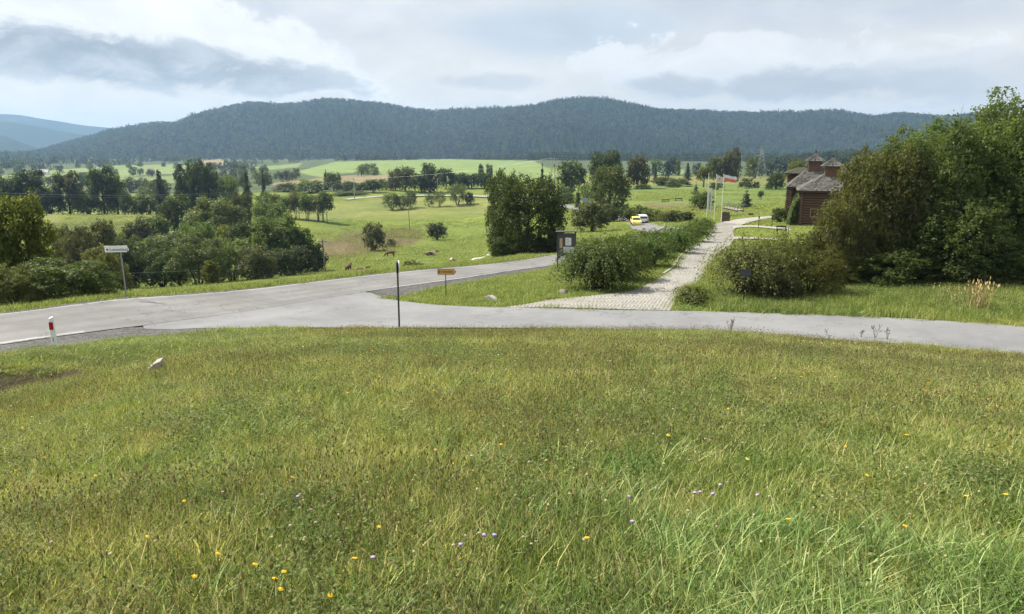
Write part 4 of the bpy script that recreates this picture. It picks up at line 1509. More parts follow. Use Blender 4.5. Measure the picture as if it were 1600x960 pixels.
near_tree(1222, 35, 420, 80, 'shrub', 'brown', 'brownish twiggy shrub right of the black panel', 'loose_shrub', 2600, .022, 36, 0.6)


# ------------------------------------------------------------------ scattered growth (grass, forest): real geometry, instanced
def scatter(name, pts, rz, sc, which, sources, kind='stuff', tilt=None):
    pts = np.asarray(pts, np.float32)
    me = bpy.data.meshes.new(name)
    me.vertices.add(len(pts))
    me.vertices.foreach_set('co', pts.ravel())
    rot = np.zeros((len(pts), 3), np.float32)
    rot[:, 2] = rz
    if tilt is not None:
        rot[:, :2] = tilt
    a = me.attributes.new('rot', 'FLOAT_VECTOR', 'POINT')
    a.data.foreach_set('vector', rot.ravel())
    sc = np.asarray(sc, np.float32)
    if sc.ndim == 1:
        sc = np.repeat(sc[:, None], 3, 1)
    a = me.attributes.new('scl', 'FLOAT_VECTOR', 'POINT')
    a.data.foreach_set('vector', sc.ravel())
    a = me.attributes.new('pick', 'INT', 'POINT')
    a.data.foreach_set('value', np.asarray(which, np.int32))
    o = link(name, me)
    ng = bpy.data.node_groups.new(name + '_scatter', 'GeometryNodeTree')
    ng.interface.new_socket('Geometry', in_out='INPUT', socket_type='NodeSocketGeometry')
    ng.interface.new_socket('Geometry', in_out='OUTPUT', socket_type='NodeSocketGeometry')
    N, L = ng.nodes, ng.links
    gi, go = N.new('NodeGroupInput'), N.new('NodeGroupOutput')
    jn = N.new('GeometryNodeJoinGeometry')
    for s in sources:
        oi = N.new('GeometryNodeObjectInfo')
        oi.inputs['Object'].default_value = s
        oi.inputs['As Instance'].default_value = True
        L.new(oi.outputs['Geometry'], jn.inputs[0])
    ip = N.new('GeometryNodeInstanceOnPoints')
    ip.inputs['Pick Instance'].default_value = True

    def named(nm, typ):
        n = N.new('GeometryNodeInputNamedAttribute')
        n.data_type = typ
        n.inputs[0].default_value = nm
        return n.outputs[0]
    L.new(gi.outputs[0], ip.inputs['Points'])
    L.new(jn.outputs[0], ip.inputs['Instance'])
    L.new(named('pick', 'INT'), ip.inputs['Instance Index'])
    e2r = N.new('FunctionNodeEulerToRotation')
    L.new(named('rot', 'FLOAT_VECTOR'), e2r.inputs[0])
    L.new(e2r.outputs[0], ip.inputs['Rotation'])
    L.new(named('scl', 'FLOAT_VECTOR'), ip.inputs['Scale'])
    L.new(ip.outputs[0], go.inputs[0])
    md = o.modifiers.new('scatter', 'NODES')
    md.node_group = ng
    if kind:
        o['kind'] = kind
    return o


def source(name, me, mat):
    me.materials.clear()
    me.materials.append(mat)
    return bpy.data.objects.new(name, me)


# forest on the ridge
def forest():
    rg = np.random.default_rng(3)
    srcs = []
    for i in range(4):
        srcs.append(source('forest_tree', crown_mesh('mass' if i % 2 else 'round', 50 + i, 150, .11), FM['forest']))
    for i in range(2):
        srcs.append(source('forest_spruce', crown_mesh('spruce', 60 + i, 150, .085), FM['needle']))
    nx, ny = HX.shape
    P = []
    want = 52000
    # triangle-area weighting over the hill grid
    dx = np.hypot(np.diff(HX, axis=0)[:, :-1], 0)
    dy = np.abs(np.diff(HY, axis=1)[:-1, :])
    w = (dx * dy).ravel()
    vis = ((HX[:-1, :-1] / HY[:-1, :-1] > -0.8) & (HX[:-1, :-1] / HY[:-1, :-1] < 0.8)).ravel()
    w = w * vis
    k = rg.choice(len(w), want, p=w / w.sum())
    i, j = k // (ny - 1), k % (ny - 1)
    a, b = rg.random(want), rg.random(want)

    def bl(A):
        return A[i, j] * (1 - a) * (1 - b) + A[i + 1, j] * a * (1 - b) + A[i, j + 1] * (1 - a) * b + A[i + 1, j + 1] * a * b
    X, Y, Z = bl(HX), bl(HY), bl(HZ)
    patch = np.sin(X * .006 + 1.1 * np.sin(Y * .004)) + np.sin(Y * .008 + X * .003) + 0.8 * rg.normal(size=want)
    spr = patch > 1.0
    which = np.where(spr, 4 + rg.integers(0, 2, want), rg.integers(0, 4, want))
    h = np.where(spr, rg.uniform(17, 27, want), rg.uniform(12, 20, want))
    wd = np.where(spr, h * .36, h * rg.uniform(.65, 1.0, want))
    scatter('ridge_forest', np.stack([X, Y, Z - 1.5], 1), rg.random(want) * 6.28, np.stack([wd, wd, h], 1), which, srcs)
    # belt of woods along the foot of the hill and over the far plain
    n = 9000
    u = rg.uniform(-.85, .85, n)
    Y = rg.uniform(1650, 2380, n) 
    Y = np.where(u < -0.2, rg.uniform(1150, 2380, n), Y)
    hed = np.sin(u * 31 + Y * .011) + np.sin(u * 13 - Y * .0067 + 2) + rg.normal(0, .45, n)
    px, py = to_px(u * Y, Y, ter(u * Y, Y))
    ok = (hed > .1) | (Y > 2150)
    for poly, y0, y1, col in ZONES[1:8]:
        ok &= ~inpoly(px, py, poly)
    ok &= ~((Y < 1650) & (px > 400))
    X, Y = (u * Y)[ok], Y[ok]
    n = len(X)
    spr = (rg.random(n) < .35) & (X > 0) | (rg.random(n) < .1)
    h = np.where(spr, rg.uniform(10, 20, n), rg.uniform(6, 13, n))
    wd = np.where(spr, h * .4, h * rg.uniform(.8, 1.3, n))
    which = np.where(spr, 4 + rg.integers(0, 2, n), rg.integers(0, 4, n))
    scatter('plain_woods', np.stack([X, Y, ter(X, Y) - .5], 1), rg.random(n) * 6.28, np.stack([wd, wd, h], 1), which, srcs)
    # spruce wood at the right foot of the hill
    n = 1600
    u = rg.uniform(.33, .60, n)
    Y = rg.uniform(1000, 1250, n)
    h = rg.uniform(16, 25, n) * (0.6 + .4 * np.clip((u - .33) / .1, 0, 1))
    scatter('spruce_wood', np.stack([u * Y, Y, ter(u * Y, Y) - 1], 1), rg.random(n) * 6.28, np.stack([h * .35, h * .35, h], 1), 4 + rg.integers(0, 2, n), srcs)
    n = 900
    u = rg.uniform(.02, .34, n)
    Y = rg.uniform(1560, 1700, n)
    h = rg.uniform(9, 18, n)
    scatter('spruce_wood', np.stack([u * Y, Y, ter(u * Y, Y) - 1], 1), rg.random(n) * 6.28, np.stack([h * .42, h * .42, h], 1), 4 + rg.integers(0, 2, n), srcs)


forest()


# ------------------------------------------------------------------ grass and meadow
def grass_mat(name, a, b_, c_, trans=0.35, patch=0.35):
    m, T, out = new_mat(name)
    t = T.node('ShaderNodeAttribute', attribute_name='tint').outputs['Fac']
    oi = T.node('ShaderNodeObjectInfo').outputs['Random']
    pos = T.node('ShaderNodeNewGeometry').outputs['Position']
    n1 = T.noise(pos, patch, 4, 0.6)
    n2 = T.noise(pos, patch * 4, 3, 0.6)
    f = T.m('ADD', T.m('ADD', T.m('MULTIPLY', n1, 0.9), T.m('MULTIPLY', n2, 0.4)), T.m('MULTIPLY', T.m('SUBTRACT', oi, .5), .35))
    c = T.mix(T.step(f, 0.42, 0.88), a, b_)
    c = T.mix(T.step(T.m('ADD', t, T.m('MULTIPLY', T.m('SUBTRACT', n2, .5), .8)), 0.62, 1.0), c, c_)
    hs = T.node('ShaderNodeHueSaturation')
    T.put(hs.inputs['Color'], c)
    T.put(hs.inputs['Value'], T.m('ADD', T.m('MULTIPLY', T.m('POWER', t, 1.3), 1.45), 0.55))
    hs.inputs['Saturation'].default_value = 0.90
    T.put(hs.inputs['Hue'], T.m('ADD', T.m('MULTIPLY', T.m('SUBTRACT', oi, .5), 0.03), 0.5))
    c = hs.outputs[0]
    b = T.node('ShaderNodeBsdfPrincipled')
    T.put(b.inputs['Base Color'], c)
    b.inputs['Roughness'].default_value = 0.6
    b.inputs['Specular IOR Level'].default_value = 0.15
    tr = T.node('ShaderNodeBsdfTranslucent')
    T.put(tr.inputs[0], T.mix(1.0, c, (1.2, 1.25, 0.6), 'MULTIPLY'))
    mx = T.node('ShaderNodeMixShader')
    mx.inputs[0].default_value = trans
    T.t.links.new(b.outputs[0], mx.inputs[1])
    T.t.links.new(tr.outputs[0], mx.inputs[2])
    T.put(out.inputs[0], mx.outputs[0])
    return m


GM = {
    'meadow': grass_mat('meadow_blades', (0.150, 0.218, 0.038), (0.315, 0.335, 0.066), (0.42, 0.36, 0.15)),
    'verge': grass_mat('verge_blades', (0.130, 0.195, 0.028), (0.235, 0.275, 0.048), (0.30, 0.30, 0.11)),
    'lush': grass_mat('lush_blades', (0.110, 0.195, 0.038), (0.190, 0.275, 0.060), (0.28, 0.33, 0.12)),
    'stem': grass_mat('dry_stems', (0.120, 0.105, 0.042), (0.190, 0.155, 0.070), (0.25, 0.20, 0.11), .2),
    'weed': grass_mat('weed_leaves', (0.080, 0.130, 0.024), (0.145, 0.185, 0.038), (0.12, 0.11, 0.04)),
    'dry': grass_mat('dry_grass', (0.26, 0.20, 0.10), (0.38, 0.29, 0.16), (0.45, 0.36, 0.21), .25),
}


def blades(seed, n, rad, h0, h1, width, lean, seg=2, head=0.0):
    rg = np.random.default_rng(seed)
    r = rad * np.sqrt(rg.random(n))
    a = rg.random(n) * 2 * np.pi
    base = np.stack([r * np.cos(a), r * np.sin(a), np.full(n, -.02)], 1)
    hgt = rg.uniform(h0, h1, n)
    d = rg.random(n) * 2 * np.pi
    dirv = np.stack([np.cos(d), np.sin(d), np.zeros(n)], 1)
    ln = lean * rg.uniform(.2, 1.3, n) * hgt
    side = np.stack([-np.sin(d + rg.normal(0, .6, n)), np.cos(d + rg.normal(0, .6, n)), np.zeros(n)], 1)
    tint = rg.random(n)
    V, Q, Tr, ti = [], [], [], []
    rows = []
    for k in range(seg + 1):
        f = k / seg
        c = base + dirv * (ln * f ** 1.8)[:, None] + np.array([0, 0, 1.0]) * (hgt * (f - .18 * lean * f ** 2.5))[:, None]
        w = width * (1 - f ** 1.5 * .9) * (1 if k < seg else .25)
        rows.append((c - side * w / 2, c + side * w / 2))
    V = np.stack([x for r_ in rows for x in r_], 1).reshape(-1, 3)
    m = 2 * (seg + 1)
    o = np.arange(n)[:, None] * m
    Q = np.concatenate([o + np.array([[2 * k, 2 * k + 1, 2 * k + 3, 2 * k + 2]]) for k in range(seg)], 0)
    ti = np.repeat(tint, m)
    if head:
        tip = rows[-1][0]
        hv, hq = [], []
        off = len(V)
        tt = []
        for j in range(0, n):
            c = tip[j]
            s_ = head * rg.uniform(.6, 1.2)
            lz = s_ * rg.uniform(1.2, 3.2)
            q = off + len(hv)
            hv += [c + (0, 0, -lz), c + (s_, 0, 0), c + (0, 0, lz), c + (-s_, 0, 0), c + (0, s_, 0), c + (0, -s_, 0)]
            hq += [(q, q + 1, q + 2, q + 3), (q, q + 4, q + 2, q + 5)]
            tt += [tint[j] * .5 + .5] * 6
        V = np.concatenate([V, np.array(hv)])
        Q = np.concatenate([Q, np.array(hq)])
        ti = np.concatenate([ti, tt])
    return mesh_np('blades', V, Q, attrs={'tint': ti})


def rosette(seed, n, rad, leaf):
    rg = np.random.default_rng(seed)
    r = rad * np.sqrt(rg.random(n))
    a = rg.random(n) * 6.28
    P = np.stack([r * np.cos(a), r * np.sin(a), .03 + .10 * rg.random(n)], 1)
    Nrm = unit(np.array([0, 0, 1.0]) + rg.normal(0, .45, (n, 3)))
    V, Q, ti = cards(P, Nrm, leaf, .6, rg.random(n), rg, .1)
    return mesh_np('leaves', V, Q, attrs={'tint': ti})


SRC = {
    'meadow': [source('grass_tuft', blades(100 + i, 95, .20, .05, .17, .0060, .75), GM['meadow']) for i in range(5)],
    'verge': [source('grass_tuft', blades(120 + i, 80, .22, .06, .16, .008, .7), GM['verge']) for i in range(4)],
    'lush': [source('grass_tuft', blades(140 + i, 50, .15, .11, .27, .008, .95, 3), GM['lush']) for i in range(4)],
    'stem': [source('grass_tuft', blades(160 + i, 12, .22, .16, .32, .0028, .35, 2, .005), GM['stem']) for i in range(4)],
    'weed': [source('weed_leaves', rosette(180 + i, 100, .17, .020), GM['weed']) for i in range(3)],
}


DITCH = [z for z in ZONES if z[1] == 9][0]


def off_paved(X, Y, grow=0.0):
    ok = np.ones(len(X), bool)
    for poly in KEEP_OFF:
        ok &= ~inpoly(X, Y, poly)
    px, py = to_px(X, np.maximum(Y, 1), ter(X, Y))
    ok &= ~(inpoly(px, py, DITCH[0]) & (Y > 9) & (Y < 19))
    return ok


def fan_points(n, y0, y1, umax, rg, power=1.0):
    """points inside the wedge in view, denser near the viewer"""
    f = rg.random(n)
    e = 2 - power
    Y = (y0 ** e + (y1 ** e - y0 ** e) * f) ** (1 / e) if abs(e) > 1e-6 else y0 * (y1 / y0) ** f
    X = rg.uniform(-1, 1, n) * (umax * 1.12 * Y + 2.6)
    return X, Y


def fnoise(X, Y, k, ph=0.0):
    return (np.sin(X * k + 1.7 * np.sin(Y * k * .7 + ph) + ph) + np.sin(Y * k * 1.3 + 1.3 * np.sin(X * k * .9 + 2 * ph))) * .5


def meadow():
    rg = np.random.default_rng(21)
    # short sward
    X, Y = fan_points(56000, 1.2, 30.5, .78, rg, 0.75)
    ok = off_paved(X, Y)
    ok &= ~((Y > 27) & (X > -6) & (ter(X, Y) < -7.22))
    X, Y = X[ok], Y[ok]
    n = len(X)
    sc = rg.uniform(.75, 1.25, n) * (1 + .25 * fnoise(X, Y, .8)) * np.clip(.9 + Y * .012, .9, 1.25)
    sc = sc * np.where((X < -6.5) & (Y > 13), .5, 1.0)
    sc3 = np.stack([sc, sc, sc * rg.uniform(.7, 1.15, n)], 1)
    scatter('meadow_grass', np.stack([X, Y, ter(X, Y)], 1), rg.random(n) * 6.28, sc3, rg.integers(0, 5, n), SRC['meadow'])
    # seed-bearing stems, in drifts
    X, Y = fan_points(19000, 2.0, 29, .78, rg, 0.8)
    ok = off_paved(X, Y) & (fnoise(X, Y, .55, 1.0) + .5 * fnoise(X, Y, 1.7, .3) + rg.normal(0, .35, len(X)) > -.15)
    ok &= ~((Y < 5.0) & (X > .5)) & ~((X < -6.5) & (Y > 13))
    X, Y = X[ok], Y[ok]
    n = len(X)
    scatter('meadow_stems', np.stack([X, Y, ter(X, Y)], 1), rg.random(n) * 6.28, rg.uniform(.7, 1.25, n), rg.integers(0, 4, n), SRC['stem'])
    # broad-leaved weeds in patches
    X, Y = fan_points(17000, 1.8, 26, .78, rg, 0.85)
    ok = off_paved(X, Y) & (fnoise(X, Y, .9, 4.0) + .6 * fnoise(X, Y, 2.6, 2.0) + rg.normal(0, .6, len(X)) > .2)
    X, Y = X[ok], Y[ok]
    n = len(X)
    scatter('meadow_weeds', np.stack([X, Y, ter(X, Y) + .03], 1), rg.random(n) * 6.28, rg.uniform(.7, 1.3, n), rg.integers(0, 3, n), SRC['weed'])
    # lush long grass, bottom right, and a few tufts elsewhere
    X, Y = fan_points(8000, 1.5, 7.5, .80, rg, 1.0)
    f = np.clip((X + .2) / 1.0, 0, 1) * np.clip((5.2 - Y) / 1.5, 0, 1)
    ok = rg.random(len(X)) < np.maximum(f * .55 * (fnoise(X, Y, 2.2, .7) > -.25), .03)
    X1, Y1 = X[ok], Y[ok]
    X, Y = fan_points(900, 5, 27, .78, rg, .8)
    ok = off_paved(X, Y)
    X, Y = np.concatenate([X1, X[ok]]), np.concatenate([Y1, Y[ok]])
    n = len(X)
    scatter('long_grass', np.stack([X, Y, ter(X, Y)], 1), rg.random(n) * 6.28, rg.uniform(.65, 1.1, n), rg.integers(0, 4, n), SRC['lush'])
    # verges, the grass island, the strip under the thicket
    X = rg.uniform(-34, 45, 60000)
    Y = rg.uniform(13, 62, 60000)
    px, py = to_px(X, Y, ter(X, Y))
    ok = off_paved(X, Y) & (px > -60) & (px < 1680)
    left = (px < 500) & (Y > 12.5) & (Y < 24)
    beyond = (Y > 24)
    ok &= left | beyond
    ok &= ~((Y < 30) & (px > 480))
    X, Y = X[ok], Y[ok]
    n = len(X)
    tall = np.where((X > 9) & (Y < 40), 1.9, np.where((X < 0) & (Y < 25), .55, 1.0))
    s = rg.uniform(.9, 1.5, n) * (1 + Y / 90)
    scatter('verge_grass', np.stack([X, Y, ter(X, Y)], 1), rg.random(n) * 6.28, np.stack([s * 1.2, s * 1.2, s * tall * rg.uniform(.7, 1.2, n)], 1), rg.integers(0, 4, n), SRC['verge'])
    # taller weeds and grass in the strip under the thicket
    X = rg.uniform(6, 36, 5200)
    Y = rg.uniform(30.5, 40, 5200)
    ok = off_paved(X, Y) & (fnoise(X, Y, .7, 1.2) + rg.normal(0, .5, len(X)) > -.1)
    X, Y = X[ok], Y[ok]
    n = len(X)
    s = rg.uniform(.8, 2.0, n)
    scatter('strip_grass', np.stack([X, Y, ter(X, Y)], 1), rg.random(n) * 6.28, np.stack([s * 1.3, s * 1.3, s], 1), rg.integers(0, 4, n), SRC['lush'])
    k = n // 2
    scatter('strip_weeds', np.stack([X[:k], Y[:k] + .2, ter(X[:k], Y[:k] + .2)], 1), rg.random(k) * 6.28, rg.uniform(1.6, 3.6, k), rg.integers(0, 3, k), SRC['weed'])
    # pasture and lawns farther off, sparse tufts
    Y = np.exp(rg.uniform(math.log(50), math.log(330), 45000))
    X = rg.uniform(-.78, .78, len(Y)) * Y
    ok = off_paved(X, Y)
    X, Y = X[ok], Y[ok]
    n = len(X)
    s = rg.uniform(1.0, 2.2, n) * np.clip(Y / 70, 1, 2.6)
    scatter('pasture_grass', np.stack([X, Y, ter(X, Y)], 1), rg.random(n) * 6.28, np.stack([s * 1.6, s * 1.6, s * .8], 1), rg.integers(0, 4, n), SRC['verge'])
    # brown scrub on the pasture
    n = 2600
    X = rg.uniform(-55, -10, n)
    Y = rg.uniform(150, 320, n)
    px, py = to_px(X, Y, ter(X, Y))
    ok = inpoly(px, py, ZONES[10][0])
    X, Y = X[ok], Y[ok]
    n = len(X)
    s = rg.uniform(3, 6, n)
    scatter('brown_scrub', np.stack([X, Y, ter(X, Y)], 1), rg.random(n) * 6.28, np.stack([s * 1.3, s * 1.3, s], 1), rg.integers(0, 4, n), SRC['stem'])


meadow()


# ------------------------------------------------------------------ meadow flowers
def flower_head(col, kind):
    mb = MB()
    if kind == 'daisy':
        n = 11
        mb.add([(0, 0, .002)] + [(.015 * math.cos(i * 2 * math.pi / (2 * n)) * (1 if i % 2 else .62), .015 * math.sin(i * 2 * math.pi / (2 * n)) * (1 if i % 2 else .62), .003 if i % 2 else 0) for i in range(2 * n)],
               [(0, 1 + i, 1 + (i + 1) % (2 * n)) for i in range(2 * n)])
        mb.add([(.006 * math.cos(i), .006 * math.sin(i), .004) for i in (0, 1.26, 2.5, 3.77, 5.03)] + [(0, 0, .006)], [(i, (i + 1) % 5, 5) for i in range(5)])
        mb.tube([(0, 0, -.010), (0, 0, -.001)], [.003, .006], 5)
    else:
        bm = bmesh.new()
        bmesh.ops.create_icosphere(bm, subdivisions=1, radius=.011)
        for v in bm.verts:
            v.co *= 1 + R.uniform(-.2, .25)
            v.co.z *= .75
        mb.add([tuple(v.co) for v in bm.verts], [tuple(v.index for v in f.verts) for f in bm.faces])
        bm.free()
    return mb


PET = {'yellow': plain('petal_yellow', (0.78, 0.50, 0.015), .6, var=.05), 'white': plain('petal_white', (0.72, 0.70, 0.62), .7, var=.05),
       'purple': plain('petal_lilac', (0.42, 0.30, 0.52), .7, var=.08), 'seed': plain('seed_head', (0.38, 0.32, 0.20), .9, var=.15)}
STEMG = plain('flower_stem', (0.10, 0.13, 0.03), .6)


def flowers():
    rg = np.random.default_rng(77)
    for name, colk, kind, n, y0, y1, pw, hh, fsc in (('yellow_flowers', 'yellow', 'daisy', 420, 4.2, 27, .9, (.10, .22), 1.0),
                                                     ('seed_heads', 'seed', 'ball', 3000, 3.0, 27, .8, (.10, .22), .75),
                                                     ('white_flowers', 'white', 'ball', 260, 6, 28, .6, (.12, .24), .8)):
        st = MB()
        st.tube([(0, 0, -.3), (.004, 0, 0)], [.0016, .0012], 3)
        hd = flower_head(None, kind)
        mb = MB()
        mb.add(hd.v, hd.f)
        mb.add(st.v, st.f)
        me = mb.mesh(name)
        me.materials.append(PET[colk])
        me.materials.append(STEMG)
        for p in me.polygons:
            p.material_index = 0 if p.index < len(hd.f) else 1
        src = bpy.data.objects.new(name, me)
        X, Y = fan_points(n * 2, y0, y1, .76, rg, pw)
        ok = off_paved(X, Y) & (fnoise(X, Y, .7, 2.2) + rg.normal(0, .6, len(X)) > -.1)
        X, Y = X[ok][:n], Y[ok][:n]
        n = len(X)
        Z = ter(X, Y) + rg.uniform(*hh, n)
        scatter(name, np.stack([X, Y, Z], 1), rg.random(n) * 6.28, rg.uniform(.75, 1.2, n) * fsc, np.zeros(n), [src], tilt=rg.normal(0, .25, (n, 2)))
    # the nearest blooms, each its own plant
    yl = [(438, 938), (517, 948), (342, 884), (305, 918), (432, 921), (446, 911), (399, 900), (555, 890), (234, 859), (72, 736), (152, 767),
          (918, 857), (1230, 828), (1507, 792), (1570, 789), (1411, 839), (290, 803), (593, 840), (1354, 760), (1168, 735), (708, 741), (1511, 623), (680, 720), (1466, 636)]
    pu = [(983, 793), (987, 832), (1093, 787), (1112, 789), (1125, 775), (1183, 791), (756, 853), (772, 853), (719, 868), (467, 794), (1086, 788), (585, 888)]
    for lst, colk, kind, sc, nm, lab in ((yl, 'yellow', 'daisy', .85, 'yellow_flower', 'single yellow hawkbit-like bloom standing in the near meadow grass'),
                                         (pu, 'purple', 'ball', .95, 'lilac_flower', 'single lilac round bloom standing in the near meadow grass')):
        hm = flower_head(None, kind).mesh('flower_head')
        sb = MB()
        sb.tube([(0, 0, 0), (.01, .004, .10), (.004, 0, .205)], [.002, .0018, .0014], 4)
        sm = sb.mesh('stem')
        for i, (x, y) in enumerate(lst):
            g = hit(x, y + 1, 1.0)
            k = 0.21
            # foot lies a little nearer, so that the bloom is where it is seen
            d = math.hypot(g.x, g.y)
            f = 1 - k * 0.95 / max(-g.z, 1) 
            X, Y = g.x * f, g.y * f
            o = thing(nm, (X, Y, float(ter(X, Y))), lab, 'flower', nm.replace('_', ' ') + 's in the near meadow', rz=R.uniform(0, 6))
            link('stem', sm, STEMG, o)
            h = link('flower_head', hm, PET[colk], o, (.004, 0, .207))
            h.scale = (sc,) * 3
            h.rotation_euler = (R.uniform(-.4, .3), R.uniform(-.3, .3), 0)


flowers()


def dry_clump(px, py, label, n, h0, h1, seed, mat='dry', name='dry_grass_clump', cat='grass clump', head=.016, ymin=24, rad=.5, width=.012):
    g = hit(px, py, ymin)
    o = thing(name, g, label, cat)
    link('stalks', blades(seed, n, rad, h0, h1, width, .35, 3, head), GM[mat], o)
    link('leaves', blades(seed + 1, n * 3, rad * 1.2, h0 * .3, h0 * .8, .016, .9, 3), GM['verge'], o)
    return o


dry_clump(1528, 488, 'clump of tall straw-coloured plumes in front of the thicket', 95, .8, 1.5, 301, ymin=27, head=.034, width=.022)
dry_clump(1478, 478, 'smaller clump of greyish plumes left of the straw-coloured one', 34, .6, 1.15, 303, ymin=27, rad=.5, head=.026, width=.018)


def weed(px, py, h, label, seed, n=7):
    g = hit(px, py, 10)
    rr = random.Random(seed)
    o = thing('dead_weed', g, label, 'weed')
    st, hd = MB(), MB()
    for i in range(n):
        a = rr.uniform(0, 6.28)
        rch = rr.uniform(.05, .30) * h
        top = Vector((math.cos(a) * rch, math.sin(a) * rch, h * rr.uniform(.6, 1.0)))
        st.tube([(0, 0, -.03), top * .5 + Vector((0, 0, h * .1)), top], [.005, .004, .003], 4)
        for k in range(3):
            q = top + Vector((rr.uniform(-.07, .07), rr.uniform(-.07, .07), rr.uniform(-.1, .03)))
            st.tube([top * .8, q], [.004, .003], 3)
            hd.box(q.x - .008, q.x + .008, q.y - .008, q.y + .008, q.z - .010, q.z + .016)
    m = plain('dead_stalk', (0.075, 0.06, 0.04), .9)
    part('stalks', st, m, o)
    part('seed_heads', hd, m, o)


weed(1141, 522, .62, 'dark dead weed spreading in front of the side road, left of the other ones', 1, 9)
weed(1367, 531, .62, 'upright dead weed stalks at the meadow edge right of the middle', 2, 6)
weed(1386, 533, .5, 'leaning dead weed stalks at the meadow edge, rightmost pair', 3, 5)
weed(1345, 530, .4, 'short dead weed at the meadow edge, leftmost of the right-hand ones', 4, 4)
weed(1292, 526, .3, 'small single dark-headed weed in front of the side road', 5, 2)


# ------------------------------------------------------------------ log house
def shingle_rows(quads, row=.30, seed=1, wid=.26):
    """quads: list of (bl, br, tl, tr) roof planes; returns one mesh of overlapping shingles"""
    rg = random.Random(seed)
    V, Q, ti = [], [], []
    for bl, br, tl, tr in quads:
        bl, br, tl, tr = map(Vector, (bl, br, tl, tr))
        n = (br - bl).cross(tl - bl).normalized()
        L = ((tl + tr) / 2 - (bl + br) / 2).length
        rows = max(int(L / row), 1)
        for i in range(rows):
            f0, f1 = i / rows, min((i + 1.35) / rows, 1.0)
            a0, b0 = bl.lerp(tl, f0), br.lerp(tr, f0)
            a1, b1 = bl.lerp(tl, f1), br.lerp(tr, f1)
            w = (b0 - a0).length
            k = max(int(w / wid), 1)
            for j in range(k):
                t0, t1 = j / k, (j + rg.uniform(.86, .97)) / k
                lift = rg.uniform(.03, .055)
                dn = (a0 - a1).normalized() * rg.uniform(-.02, .04)
                p = [a0.lerp(b0, t0) + dn + n * lift, a0.lerp(b0, t1) + dn + n * lift, a1.lerp(b1, t1) + n * .015, a1.lerp(b1, t0) + n * .015]
                q = [p[0] - n * .03, p[1] - n * .03]
                o = len(V)
                V += [tuple(x) for x in p + q]
                Q += [(o, o + 1, o + 2, o + 3), (o + 4, o + 5, o + 1, o)]
                ti += [rg.random()] * 6
    return mesh_np('shingles', np.array(V), np.array(Q), attrs={'tint': np.array(ti)})


def shingle_mat():
    m, T, out = new_mat('weathered_shingles')
    t = T.node('ShaderNodeAttribute', attribute_name='tint').outputs['Fac']
    tc = T.node('ShaderNodeTexCoord')
    n = T.noise(tc.outputs['Object'], 1.2, 4, .6)
    c = T.mix(t, (0.055, 0.050, 0.044), (0.21, 0.195, 0.175))
    c = T.mix(T.m('MULTIPLY', T.step(n, .5, .7), .5), c, (0.12, 0.12, 0.085))
    b = T.node('ShaderNodeBsdfPrincipled')
    T.put(b.inputs['Base Color'], c)
    b.inputs['Roughness'].default_value = .8
    T.put(out.inputs[0], b.outputs[0])
    return m


